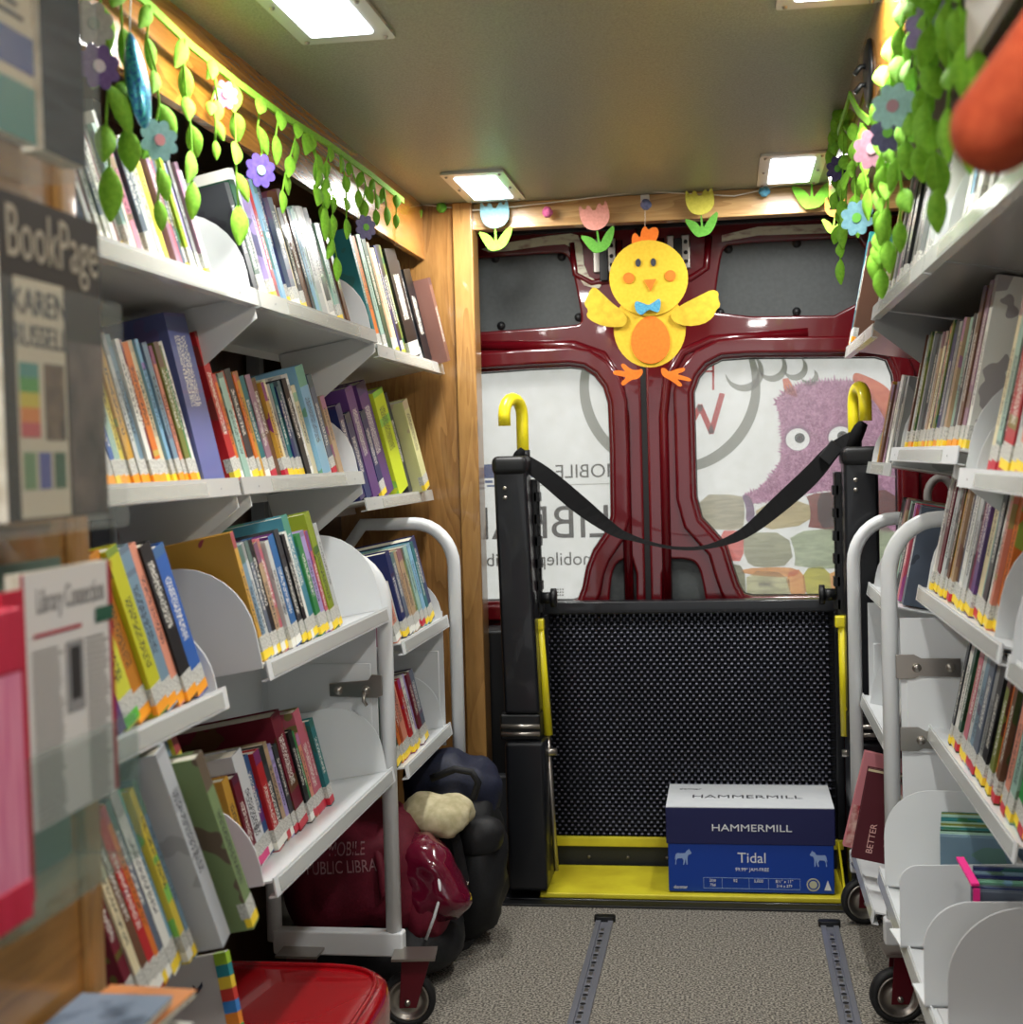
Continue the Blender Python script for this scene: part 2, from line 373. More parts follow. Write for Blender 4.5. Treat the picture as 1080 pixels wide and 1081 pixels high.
for side, xa, xb, win, grey, low in (('left', -.80, xc0, winL, greyL, lowL), ('right', xc1, .595, winR, greyR, lowR)):
    n = 1 if side == 'left' else 2
    mb = [(xa, 0), (xb, 0), (xb, zt), (xa, zt)]
    d = struct(plate(f'door_{n}', [mb, win, grey, low], YD+.02, M_redp, None, .02, .007))
    d['label'] = f'{side} glossy dark red rear van door'
    # pressed ribs round the window and along the centre
    plate('window_surround', [inset(win, -.042), inset(win, -.012)], YD-.008, M_redp, d, .006, .009, smooth=False)
    mbx = MB(); s = -1 if side == 'left' else 1; xe = xb if side == 'left' else xa
    mbx.tube([(xe+s*dx*Q9, YD-.003, zq(z)) for dx, z in ((.045, .5), (.045, 1.30), (.06, 1.42), (.11, 1.50), (.2, 1.535), (.5, 1.545))], .0145, 10)
    mbx.build('pressed_rib', M_redp, d, True)
    mbx = MB(); mbx.tube([(xe+s*dx*Q9, YD-.004, zq(z)) for dx, z in ((.05, 1.86), (.05, 1.77), (.08, 1.735), (.14, 1.73), (.19, 1.76), (.20, 1.86))], .011, 10)
    mbx.build('hinge_recess_rim', M_redp, d, True)
    MB().box(xa, xb, YD+.03, YD+.035, 1.50, 1.86).build('backing_sheet', M_redd, d)
    plate('trim_board', [inset(grey, .003)], YD+.022, M_panel, d, .004, .001)
    plate('lower_trim_board', [inset(low, .003)], YD+.022, M_panel, d, .004, .001)
    fas = [(523, 273), (593, 271), (529, 344), (611, 335)] if side == 'left' else [(769, 263), (841, 257), (841, 329), (760, 330)]
    for (a, b) in fas:
        p = at(a, b, y=YD+.015)
        MB().lathe([(0, .006), (.008, .005), (.0125, 0)], Matrix.Translation(p) @ Matrix.Rotation(PI/2, 4, 'X'), 14).build('push_clip', M_blackp, d, True)
    plate('glass_seal', [inset(win, -.004), inset(win, .007)], YD+.03, M_rub, d, .012, .002)
    g = struct(plate(f'window_{n}', [inset(win, .002)], YD+.045, M_glass, None, .0015))
    # hinge plates by the head of the door
    hx = xe+s*.09
    MB().box(hx-.028, hx-.008, YD-.022, YD-.01, 1.70, 1.795).build('latch_plate', M_chrome, d, bevel=.003)
    MB().box(hx+.012, hx+.036, YD-.022, YD-.01, 1.70, 1.795).build('latch_plate', M_chrome, d, bevel=.003)
    MB().box(hx-.01, hx+.014, YD-.03, YD-.008, 1.675, 1.785).build('latch_bar', M_blackp, d, bevel=.003)
    for dz in (1.72, 1.745, 1.775):
        MB().lathe([(0, .004), (.005, .003), (.006, 0)], Matrix.Translation((hx+.024, YD-.022, dz)) @ Matrix.Rotation(PI/2, 4, 'X'), 10).build('bolt', M_blackp, d, True)
struct(MB().box(xc0-.002, xc1+.002, YD+.0, YD+.04, 0, 1.86).build('trim_7', M_rub, bevel=.006))
struct(MB().box(-.80, .595, YD-.03, YD+.06, zq(1.893), 1.87).build('trim_8', M_blackp))
# chipped paint / light strip above the grey boards
M_chip = noisy('worn_light_paint', (206, 204, 180), (120, 60, 60), 26, .4, (1, 1, 3), lo=.5, hi=.75)
plate('seam_sealer', [chaikin(pxpoly([(505, 262), (600, 246), (614, 250), (618, 290), (636, 300), (632, 306), (612, 300), (604, 262), (594, 257), (520, 268)], YD), 1)], YD-.010, M_chip, bpy.data.objects['door_1'], .001)
plate('seam_sealer', [pxpoly([(762, 249), (800, 240), (893, 236), (893, 246), (800, 249), (762, 256)], YD)], YD-.010, M_chip, bpy.data.objects['door_2'], .001)

# --- printed film on the outside of the rear windows, read from behind
YF = YD+.075
def film_mat():
    m = bpy.data.materials.new('perforated_white_film'); m.use_nodes = True; t = NT(m)
    t.b.inputs['Base Color'].default_value = (.72, .72, .69, 1); t.b.inputs['Roughness'].default_value = .9
    tr = t.n('ShaderNodeBsdfTranslucent'); mx = t.n('ShaderNodeMixShader'); mx.inputs[0].default_value = .88
    nz = t.n('ShaderNodeTexNoise', i_Scale=35.0, i_Detail=3.0); tc = t.n('ShaderNodeTexCoord'); t.l(tc.outputs['Object'], nz.inputs['Vector'])
    t.l(t.ramp(nz.outputs[0], [(.3, (.78, .78, .74, 1)), (.7, (.84, .84, .81, 1))]), tr.inputs[0])
    t.l(t.b.outputs[0], mx.inputs[1]); t.l(tr.outputs[0], mx.inputs[2]); t.l(mx.outputs[0], t.t.nodes['Material Output'].inputs[0]); return m
M_film = film_mat()
def ink(name, rgb, rgb2=None, scale=60, stretch=(1, 1, 1)):
    m = bpy.data.materials.new(name); m.use_nodes = True; t = NT(m)
    tr = t.n('ShaderNodeBsdfTranslucent'); tr.inputs[0].default_value = lin(*rgb)
    if rgb2:
        tc = t.n('ShaderNodeTexCoord'); mp = t.n('ShaderNodeMapping'); mp.inputs['Scale'].default_value = stretch; t.l(tc.outputs['Object'], mp.inputs[0])
        nz = t.n('ShaderNodeTexNoise', i_Scale=scale, i_Detail=4.0, i_Distortion=1.5); t.l(mp.outputs[0], nz.inputs['Vector'])
        t.l(t.ramp(nz.outputs[0], [(.38, lin(*rgb)), (.62, lin(*rgb2))]), tr.inputs[0])
    t.l(tr.outputs[0], t.t.nodes['Material Output'].inputs[0]); return m
fl = anchor('window_film', (-.6, YF, .7), 'white printed film on left rear window with mirrored grey lettering', 'window film')
fr = anchor('window_film', (.2, YF, .7), 'white printed film on right rear window with furry purple creature and stacked books', 'window film')
I_gr = ink('grey_ink', (104, 104, 98)); I_sh = ink('soft_shadow_ink', (150, 152, 142)); I_red = ink('red_ink', (222, 84, 80)); I_bl = ink('blue_ink', (70, 120, 176))
I_w = ink('white_ink', (240, 240, 233)); I_fine = ink('fine_grey_ink', (170, 170, 160))
MB().box(-.82, xc0+.02, YF, YF+.002, .62, 1.56).build('film', M_film, fl)
MB().box(xc1-.02, .62, YF, YF+.002, .62, 1.56).build('film', M_film, fr)
mir = lambda px, py: Matrix.Translation(at(px, py, y=YF-.001)) @ Matrix(((-1, 0, 0, 0), (0, 0, -1, 0), (0, 1, 0, 0), (0, 0, 0, 1)))
def mtext(body, px, py, h, m, parent, sx=1, bold=0, name='lettering'):
    me = curve_mesh(text=body, size=h*Q9, ext=.0003, align='LEFT'); me.transform(mir(px, py) @ Matrix.Diagonal((sx, 1, 1, 1)))
    me.flip_normals(); return link(me, name, m, parent)
# px of the first letter is at the right, the writing runs to the left
mtext('MOBILE', 656, 497, .064, I_gr, fl, 1.0)
mtext('LIBRARY', 646, 552, .155, I_gr, fl, 1.0)
mtext('mobilepubliclibrary.org', 630, 590, .062, I_gr, fl, .98)
mb = MB()
for (a, b, c, d) in ((511, 490, 523, 505), (526, 492, 563, 505), (512, 507, 520, 510), (530, 507, 540, 510), (544, 507, 560, 511), (514, 512, 522, 514), (535, 513, 560, 516)):
    p, q = at(a, d, y=YF-.002), at(c, b, y=YF-.002); mb.box(p.x, q.x, YF-.002, YF-.0015, p.z, q.z)
mb.build('blue_emblem', I_bl, fl)
mb = MB()
for i in range(5):
    for k in range(3):
        p = at(583+i*2.6, 623+k*3, y=YF-.002); mb.box(p.x, p.x+.004, YF-.002, YF-.0015, p.z, p.z+.0045)
mb.build('small_print', I_gr, fl)
mb = MB(); a, b = at(563, 513, y=YF), at(645, 513, y=YF); mb.box(a.x, b.x, YF-.0015, YF-.001, a.z, a.z+.002)
c = at(563, 531, y=YF); mb.box(c.x, c.x+.002, YF-.0015, YF-.001, c.z, a.z); mb.box(c.x-.05, c.x, YF-.0015, YF-.001, c.z, c.z+.002)
mb.build('thin_rule', I_fine, fl)
cb = at(707, 405, y=YF); R1 = .262*Q9
def crescent(name, cx, cz, r, dx, dz, R2, lo, hi, m, parent, y):
    """soft shadow beside a round bubble: the part of circle 2 that circle 1 leaves free"""
    n = 96; mb = MB(); prev = None
    for i in range(n+1):
        a = 2*PI*i/n; ux, uz = math.cos(a), math.sin(a); q = ux*dx+uz*dz; disc = q*q-(dx*dx+dz*dz)+R2*R2
        ro = q+math.sqrt(max(0, disc)); p1 = (cx+ux*r, cz+uz*r); p2 = (cx+ux*ro, cz+uz*ro)
        cur = (p1, p2) if ro > r+.0015 and lo < p1[0] < hi and lo < p2[0] < hi else None
        if prev and cur:
            k = len(mb.v); mb.v += [(prev[0][0], y, prev[0][1]), (prev[1][0], y, prev[1][1]), (cur[1][0], y, cur[1][1]), (cur[0][0], y, cur[0][1])]; mb.f.append((k, k+1, k+2, k+3))
        prev = cur
    mb.build(name, m, parent)
crescent('bubble_shadow', cb.x, cb.z, R1, -.016, -.010, R1+.012, -.9, xc0, I_sh, fl, YF-.001)
crescent('bubble_shadow', cb.x, cb.z, R1, .020, -.020, R1+.004, xc1, .7, I_sh, fr, YF-.001)
for (px, py, r) in ((783, 389, 17), (813, 384, 12.5), (837, 385, 10.5), (852, 394, 7.5)):
    p = at(px, py, y=YF); r = r/1500*YF
    crescent('small_bubble_shadow', p.x, p.z, r, .008, -.012, r*1.16, xc1, .7, I_sh, fr, YF-.0012)
def stroke(pts, w, m, parent, name='red_letter'):
    mb = MB()
    for (a, b) in zip(pts[:-1], pts[1:]):
        p, q = at(*a, y=YF-.003), at(*b, y=YF-.003); d = (q-p); n = Vector((-d.z, 0, d.x)).normalized()*w/2; e = d.normalized()*w*.3
        mb.quadbox([p-n-e, q-n+e, q-n+e+Vector((0, .0004, 0)), p-n-e+Vector((0, .0004, 0)), p+n-e, q+n+e, q+n+e+Vector((0, .0004, 0)), p+n-e+Vector((0, .0004, 0))])
    mb.build(name, m, parent)
stroke([(733, 441), (739, 429), (751, 456), (762, 417)], .016, I_red, fr)
stroke([(753, 380), (753, 411)], .006, I_red, fr); stroke([(742, 392), (753, 392)], .005, I_red, fr)
I_fur = ink('purple_fur_ink', (196, 150, 180), (232, 192, 218), 90); I_or = ink('orange_brown_ink', (236, 162, 130), (244, 176, 140), 20)
rnd = random.Random(4)
base = [(798, 519), (815, 503), (824, 488), (826, 470), (824, 440), (819, 425), (828, 414), (845, 406), (870, 403), (899, 403), (922, 424), (932, 441), (942, 457), (965, 460), (965, 560), (930, 560), (928, 516), (880, 516), (850, 521), (797, 531), (786, 522)]
pp = pxpoly(base, YF); fur = []
for i in range(len(pp)):
    a, b = pp[i], pp[(i+1) % len(pp)]; L = math.hypot(b[0]-a[0], b[1]-a[1]); n = max(1, int(L/.008))
    for k in range(n):
        t = k/n; x, z = a[0]+(b[0]-a[0])*t, a[1]+(b[1]-a[1])*t
        fur.append((x, z)); nx, nz = -(b[1]-a[1])/L, (b[0]-a[0])/L; h = rnd.uniform(.006, .02)
        if z > .9: fur.append((x+nx*h*.8+.002, z+nz*h*.8+h*.3))
plate('creature_horn', [pxpoly([(826, 400), (832, 399), (840, 412), (842, 420), (828, 414)], YF)], YF-.0022, I_or, fr, .0003)
k_ = YF/1500
eyes = [(at(842, 464, y=YF), 12*k_), (at(887, 462, y=YF), 12*k_)]
plate('furry_creature', [fur]+[ell(p.x, p.z+.004, r*1.12, r*1.1) for p, r in eyes], YF-.0044, I_fur, fr, .0003)
plate('creature_horn', [chaikin(pxpoly([(900, 395), (906, 393), (938, 408), (944, 425), (942, 455), (932, 440), (924, 424), (900, 404)], YF))], YF-.0056, I_or, fr, .0003)
for p, r in eyes:
    E0, E1, E2 = ell(p.x, p.z, r, r*.95), ell(p.x+.006, p.z+.004, .0145), ell(p.x+.006, p.z+.004, .008)
    plate('creature_eyelid', [ell(p.x, p.z+.004, r*1.12, r*1.1), E0], YF-.0056, ink('eyelid_ink', (196, 160, 186)), fr, .0003)
    plate('creature_iris', [E1, E2], YF-.0056, ink('iris_ink', (84, 106, 96)), fr, .0003)
    plate('creature_pupil', [E2], YF-.0056, ink('pupil_ink', (52, 56, 56)), fr, .0003)
for (q, c) in (([(737, 522), (782, 522), (786, 530), (786, 550), (783, 560), (740, 558)], (196, 192, 176)), ([(782, 522), (792, 523), (797, 538), (796, 551), (787, 551), (788, 535)], (164, 142, 170)),
               ([(797, 532), (855, 527), (858, 553), (800, 561)], (206, 196, 166)), ([(850, 522), (890, 518), (950, 517), (950, 557), (852, 560), (856, 545), (854, 530)], (176, 112, 98)),
               ([(862, 521), (880, 519), (884, 556), (864, 558)], (150, 92, 82)),
               ([(757, 560), (785, 560), (785, 592), (770, 592)], (222, 146, 138)), ([(784, 562), (832, 562), (838, 596), (800, 600), (786, 592)], (190, 190, 172)),
               ([(832, 562), (895, 556), (950, 556), (950, 598), (838, 601), (840, 585)], (196, 202, 184)),
               ([(788, 602), (832, 604), (836, 632), (788, 632)], (206, 204, 180)), ([(781, 600), (832, 598), (846, 603), (836, 610), (784, 606)], (226, 186, 134)), ([(828, 604), (848, 600), (852, 631), (836, 632)], (232, 190, 140)),
               ([(846, 600), (875, 597), (878, 630), (850, 631)], (204, 200, 112)), ([(875, 597), (950, 598), (950, 632), (878, 630)], (232, 190, 140)), ([(770, 594), (786, 598), (788, 632), (782, 625)], (176, 176, 156))):
    plate('pictured_book', [chaikin(pxpoly(q, YF), 1)], YF-.0070-.0004*rnd.random()*5, ink('book_ink', tuple(min(250, int(v*1.13)) for v in c), tuple(int(v*1.04) for v in c), 12, (1, 1, 6)), fr, .0002)
stroke([(802, 617), (812, 617)], .010, I_gr, fr, 'small_print'); stroke([(802, 625), (811, 625)], .005, I_gr, fr, 'small_print')

# ================================================================== WHEELCHAIR LIFT
t = anchor('wheelchair_lift', (-.13, 3.9, 0), 'folded black wheelchair lift with yellow trim standing before the rear doors', 'wheelchair lift')
MB().box(-.64, .44, 3.70, 4.40, -.012, .008).build('base_plate', M_black, t, bevel=.003)
for s, x0, x1 in ((-1, -.615, -.528), (1, .288, .375)):
    xi = x1 if s < 0 else x0
    MB().quadbox([(x0+.012*(s < 0)*1, 3.70, .50), (x1+.02*(s < 0), 3.70, .50), (x1+.02*(s < 0), 3.80, .50), (x0+.012*(s < 0), 3.80, .50), (x0, 3.70, 1.15), (x1, 3.70, 1.15), (x1, 3.80, 1.15), (x0, 3.80, 1.15)]).build('upper_post', M_black, t, bevel=.01)
    MB().box(x0-.004, x1+.004, 3.692, 3.81, 1.135, 1.185).build('post_cap', M_blackp, t, bevel=.016, seg=3)
    lo = MB().box(x0+(.012 if s < 0 else -.0), x1+(.032 if s < 0 else 0), 3.685, 3.83, .03, .43).build('lower_housing', M_black, t, bevel=.012)
    MB().box(x0+.0, x1+.02*(s < 0), 3.70, 3.80, .43, .50).build('knuckle', M_blackp, t, bevel=.006)
    for (dx, dz) in ((.03, 1.10), (.03, 1.075)):
        MB().lathe([(0, .004), (.005, .003), (.006, 0)], Matrix.Translation(((x0+.03), 3.70, dz)) @ Matrix.Rotation(PI/2, 4, 'X'), 10).build('bolt', M_chrome, t, True)
    for dz in (.455, .475):
        MB().cyl((x0+.005, 3.69, dz-.005), (x1+.02, 3.69, dz-.005), .006, 10).build('pivot_pin', M_chrome, t, True)
    MB().box(xi-s*.0-.016, xi+.016, 3.80, 3.86, .45, 1.12).build('inner_rail', M_blackp, t, bevel=.004)
    mb = MB()
    for k in range(7): mb.box(xi-s*.014-.008, xi-s*.014+.008, 3.80, 3.835, .70+k*.06, .725+k*.06)
    mb.box(xi-s*.010-.006, xi-s*.010+.006, 3.802, 3.83, .70, 1.085); mb.build('rack_teeth', M_blackp, t)
    kx = xi-s*.055
    MB().cyl((xi-s*.02, 3.79, .80), (kx, 3.79, .80), .016, 16).build('knob_shaft', M_blackp, t, True)
    MB().cyl((kx+s*.008, 3.79, .80), (kx-s*.006, 3.79, .80), .026, 16).build('knob', M_blackp, t, True)
    # yellow rod and steel link
    rx = -.515 if s < 0 else .285
    MB().tube([(rx, 3.78, .735), (rx+.012*(s < 0)-.004*(s > 0)+.006, 3.78, .43)], .0125, 10).build('yellow_rod', M_yel, t, True)
    MB().box(rx-.02, rx+.014, 3.765, 3.80, .715, .745).build('rod_bracket', M_yel, t, bevel=.004)
    MB().cyl((rx+.016, 3.78, .43), (rx+.03, 3.78, .06), .007, 8).build('steel_link', M_chrome, t, True)
    MB().cyl((rx-.008, 3.775, .385), (rx+.04, 3.775, .385), .010, 10).build('link_joint', M_chrome, t, True)
    # hooked grab handle
    hx = -.548 if s < 0 else .325; pts = [(hx, 3.80, 1.12), (hx, 3.80, 1.27)]
    for k in range(9):
        a = PI*k/8; pts.append((hx-(.0 if s < 0 else 0)+s*0-.018*(1-math.cos(a))*(1 if s < 0 else -.6), 3.80-.04*(1-math.cos(a)), 1.295+.042*math.sin(a)))
    e = pts[-1]; pts.append((e[0], e[1], e[2]-.045 if s > 0 else e[2]-.03))
    MB().tube(pts, .0165, 14).build('grab_handle', M_yel, t, True)
    MB().cyl((hx-.0, 3.80, 1.17), (hx, 3.80, 1.20), .019, 14).build('handle_collar', M_blackp, t, True)
MB().box(-.70, -.60, 3.90, 4.03, 0, .70).build('pump_housing', M_blackp, t, bevel=.01)
MB().box(-.69, -.61, 3.86, 3.90, .06, .30).build('pump_box', mat('dark_grey_plastic', (52, 54, 58), .5), t, bevel=.008)
# folded mesh platform (a perforated sheet: every hole is open)
px0, px1, pz0, pz1, PY = -.515, .275, .085, .735, 3.985
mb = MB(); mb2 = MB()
nx, nz = 44, 58; cw = (px1-px0)/nx; chh = (pz1-pz0)/nz
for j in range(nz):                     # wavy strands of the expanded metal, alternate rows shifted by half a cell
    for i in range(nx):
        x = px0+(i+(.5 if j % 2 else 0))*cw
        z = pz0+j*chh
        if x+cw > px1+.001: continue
        mb.quadbox([(x+cw*.14, PY-.006, z), (x+cw*.86, PY-.006, z), (x+cw*.86, PY+.002, z+chh*.1), (x+cw*.14, PY+.002, z+chh*.1),
                    (x+cw*.14, PY-.001, z+chh*.36), (x+cw*.86, PY-.001, z+chh*.36), (x+cw*.86, PY+.003, z+chh*.46), (x+cw*.14, PY+.003, z+chh*.46)])
        mb.quadbox([(x-cw*.14, PY-.002, z), (x+cw*.14, PY-.002, z), (x+cw*.14, PY+.004, z), (x-cw*.14, PY+.004, z),
                    (x-cw*.14, PY-.002, z+chh), (x+cw*.14, PY-.002, z+chh), (x+cw*.14, PY+.004, z+chh), (x-cw*.14, PY+.004, z+chh)])
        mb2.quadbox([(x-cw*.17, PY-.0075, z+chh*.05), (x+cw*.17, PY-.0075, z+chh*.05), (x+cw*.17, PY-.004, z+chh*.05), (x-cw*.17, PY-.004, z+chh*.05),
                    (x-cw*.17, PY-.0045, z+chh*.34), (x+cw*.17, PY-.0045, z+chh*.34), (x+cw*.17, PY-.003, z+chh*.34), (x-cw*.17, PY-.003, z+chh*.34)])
M_mesh = mat('mesh_black_enamel', (34, 36, 44), .2, metal=.7, coat=.4)
mb.build('expanded_mesh', M_mesh, t); mb2.build('mesh_glints', mat('mesh_glint_metal', (96, 96, 108), .5, metal=.45), t, kind='stuff')  # raised facets in lighter metal: glints of light painted onto the dark mesh
MB().box(px0-.01, px1+.01, PY+.012, PY+.016, pz0, pz1).build('mesh_backing', mat('deck_black', (6, 7, 12), .6), t)
MB().box(px0-.02, px1+.02, PY-.02, PY+.03, pz1, pz1+.035).build('top_rail', M_black, t, bevel=.004)
MB().box(px0-.022, px0, PY-.02, PY+.03, pz0-.05, pz1).build('side_rail', M_black, t, bevel=.003)
MB().box(px1, px1+.022, PY-.02, PY+.03, pz0-.05, pz1).build('side_rail', M_black, t, bevel=.003)
MB().box(px0-.015, px1+.015, PY-.028, PY-.012, .078, .104).build('yellow_edge', M_yelp, t, bevel=.002)
MB().box(px0-.01, px1+.01, PY-.01, PY+.01, .01, .08).build('kick_plate', mat('dark_olive_plate', (42, 44, 44), .5), t)
for k in range(7):
    MB().cyl((px0+.1+k*.11, PY-.014, .044), (px0+.1+k*.11, PY-.008, .044), .005, 8).build('bolt', M_chrome, t, True)
# yellow entry plate with turned-up cheeks
MB().quadbox([(-.52, 3.705, .008), (.275, 3.705, .008), (.27, 3.955, .010), (-.50, 3.955, .010), (-.52, 3.705, .022), (.275, 3.705, .022), (.27, 3.955, .026), (-.50, 3.955, .026)]).build('entry_plate', M_yelp, t, bevel=.003)
for x in (-.522, .272):
    MB().prism([(3.705, .01), (3.96, .01), (3.96, .10), (3.94, .105)], 'x', x, x+.006).build('plate_cheek', M_yel, t, bevel=.001)
M_belt = mat('black_webbing', (10, 10, 11), .85, spec=.2)
# safety belt hanging between the handles
be = anchor('safety_belt', (-.15, 3.76, .9), 'black webbing safety belt sagging between the two yellow lift handles', 'belt')
def bz(p0, p1, p2, p3, n):
    return [p0*(1-t)**3+p1*3*t*(1-t)**2+p2*3*t*t*(1-t)+p3*t**3 for t in [i/n for i in range(n+1)]]
knots = [(548, 484, .019, .55), (575, 502, .024, .5), (612, 533, .025, .4), (648, 560, .014, .3), (668, 568, .006, .1), (692, 575, .0022, 0), (718, 579, .0022, 0), (748, 577, .004, 0), (785, 563, .014, -.2), (822, 533, .024, -.35), (856, 502, .026, -.5), (880, 475, .020, -.6), (900, 460, .012, -.6)]
P3 = []; Wd = []
for i in range(len(knots)-1):
    for k in range(4):
        t_ = k/4; a, b = knots[i], knots[i+1]; a0 = knots[max(0, i-1)]; b1 = knots[min(len(knots)-1, i+2)]
        h = lambda q: .5*((2*a[q])+(-a0[q]+b[q])*t_+(2*a0[q]-5*a[q]+4*b[q]-b1[q])*t_*t_+(-a0[q]+3*a[q]-3*b[q]+b1[q])*t_**3)
        P3.append(at(h(0), h(1), y=3.77)); Wd.append(max(.0015, h(2)))
P3.append(at(900, 460, y=3.77)); Wd.append(.012); WV = []
for i, p in enumerate(P3):
    d = P3[min(i+1, len(P3)-1)]-P3[max(i-1, 0)]; n = Vector((-d.z, 0, d.x)).normalized()
    WV.append(n*Wd[i]*.9 + Vector((0, 1, .10))*math.sqrt(max(0, .026**2-(Wd[i]*.78)**2))*.6)
MB().ribbon(P3, WV, .0022).build('webbing', M_belt, be, False)
MB().quadbox([at(864, 482, y=3.75), at(876, 492, y=3.75), at(876, 492, y=3.775), at(864, 482, y=3.775), at(878, 464, y=3.75), at(891, 474, y=3.75), at(891, 474, y=3.775), at(878, 464, y=3.775)]).build('belt_keeper', M_blackp, be, bevel=.003)
MB().tube([at(898, 478, y=3.75), at(903, 462, y=3.75), at(908, 452, y=3.75), at(912, 446, y=3.75)], [.014, .019, .017, .012], 10).build('belt_end_wrap', M_belt, be, True)
MB().tube([at(543, 488, y=3.75), at(548, 480, y=3.75), at(552, 474, y=3.75)], [.012, .014, .008], 10).build('belt_end_wrap', M_belt, be, True)

# paper case on the entry plate
t = anchor('copy_paper_case', (.04, 3.86, .026), 'blue and navy cardboard copy paper case with white lid top on the yellow plate', 'cardboard box')
bx0, bx1, by0, by1, bz0, bz1 = -.184, .252, 3.722, 3.985, .026, .252
MB().box(bx0+.004, bx1-.004, by0+.004, by1, bz0, bz0+.14).build('carton', M_blue, t, bevel=.002)
lid = MB().box(bx0, bx1, by0, by1+.004, bz0+.128, bz1-.002).build('lid', M_navy, t, bevel=.002)
MB().box(bx0+.001, bx1-.001, by0+.001, by1+.003, bz1-.002, bz1).build('lid_top', M_wh, t)
fy = by0-.0002; bc = (bx0+bx1)/2+.004
text('lid_lettering', 'HAMMERMILL', .026, front(fy) @ Matrix.Translation((bc, .197, .0)), M_txw, t, sx=1.32)
fy2 = by0+.0038
text('front_lettering', 'Tidal', .038, front(fy2) @ Matrix.Translation((bc, .117, 0)), M_txw, t, ext=.0008)
text('front_lettering', '99.99* JAM-FREE', .0125, front(fy2) @ Matrix.Translation((bc, .087, 0)), M_txw, t)
top = Matrix(((1, 0, 0, 0), (0, 1, 0, 0), (0, 0, 1, bz1), (0, 0, 0, 1)))
text('top_lettering', 'HAMMERMILL', .036, top @ Matrix.Translation((bc-.01, by0+.115, 0)), M_txk, t, sx=1.35, sy=1.35)
text('top_lettering', 'domtar', .02, top @ Matrix.Translation((bx0+.06, by0+.20, 0)), M_txk, t)
horse = [(0, 0), (.06, 0), (.07, .25), (.14, .38), (.42, .40), (.50, .25), (.46, .0), (.52, 0), (.60, .28), (.62, .42), (.66, .0), (.72, 0), (.72, .45), (.78, .62), (.92, .66), (.97, .74), (.86, .92), (.84, 1.0), (.79, .93), (.68, .88), (.60, .72), (.30, .70), (.12, .72), (.04, .62), (-.02, .3), (.03, .35), (.07, .5), (.04, .3)]
for hx, fl_ in ((bx0+.022, 1), (bx1-.022, -1)):
    plate('zebra_emblem', [[(hx+fl_*p[0]*.045, .098+p[1]*.042) for p in horse]], fy2, mat('pale_blue_print', (150, 176, 222), .6), t, .0005)
mb = MB()
gx0, gx1 = bx0+.095, bx0+.345
for z in (.036, .064): mb.box(gx0, gx1, fy2-.0006, fy2, z, z+.001)
for x in (gx0, gx0+.048, gx0+.118, gx0+.168, gx1-.001): mb.box(x, x+.001, fy2-.0006, fy2, .036, .065)
mb.build('data_grid', mat('pale_blue_print', (150, 176, 222), .6), t)
for (x, b1, b2) in ((gx0+.024, '20#', '75#'), (gx0+.083, '92', ''), (gx0+.143, '5,000', ''), (gx0+.209, '8½" x 11"', '216 x 279')):
    text('grid_figures', b1, .011, front(fy2) @ Matrix.Translation((x, .057, 0)), M_txw, t)
    if b2: text('grid_figures', b2, .010, front(fy2) @ Matrix.Translation((x, .045, 0)), M_txw, t)
plate('round_seal', [ell(gx1+.033, .05, .017), ell(gx1+.033, .05, .014)], fy2, mat('pale_gold_print', (196, 196, 170), .6), t, .0005)
plate('round_seal_centre', [ell(gx1+.033, .05, .010)], fy2, mat('pale_gold_print', (196, 196, 170), .6), t, .0005)
plate('tree_mark', [[(bx1-.030, .036), (bx1-.012, .036), (bx1-.021, .062)]], fy2, M_txw, t, .0004)
text('maker_mark', 'domtar', .012, front(fy2) @ Matrix.Translation((bx0+.035, .038, 0)), M_txw, t)

# ================================================================== BOOKS
PAL = dict(white=(226, 226, 218), cream=(222, 210, 172), palegrey=(188, 192, 190), grey=(142, 144, 142), slate=(92, 102, 118), charcoal=(56, 58, 62), black=(24, 24, 27),
  navy=(32, 42, 92), blue=(44, 92, 168), sky=(132, 178, 206), steelblue=(112, 140, 158), teal=(38, 112, 116), seafoam=(150, 184, 170), green=(52, 128, 70), olive=(112, 122, 58), lime=(160, 190, 54),
  yellow=(226, 204, 72), gold=(196, 150, 60), orange=(214, 116, 46), rust=(172, 76, 42), brown=(104, 70, 50), tan=(178, 150, 118), red=(180, 36, 40), maroon=(110, 28, 44),
  pink=(216, 140, 160), rose=(188, 96, 112), mauve=(150, 116, 134), purple=(92, 58, 118), lavender=(166, 150, 200), salmon=(214, 142, 118), darkgreen=(34, 74, 54))
WORD = dict(palegrey='pale grey', steelblue='steel blue', darkgreen='dark green')
STK = dict(Y=(246, 214, 56), O=(246, 160, 34), G=(92, 190, 60), R=(196, 40, 60), W=(236, 236, 228), P=(220, 60, 130), B=(40, 90, 170))
ORD = ['', 'first', 'second', 'third', 'fourth', 'fifth', 'sixth', 'seventh', 'eighth', 'ninth', 'tenth', 'eleventh', 'twelfth', 'thirteenth', 'fourteenth', 'fifteenth', 'sixteenth', 'seventeenth', 'eighteenth', 'nineteenth', 'twentieth']
def ordinal(n):
    if n <= 20: return ORD[n]
    tens = {2: 'twenty', 3: 'thirty', 4: 'forty'}[n//10]
    return tens+'-'+ORD[n % 10] if n % 10 else {30: 'thirtieth', 40: 'fortieth'}[n]
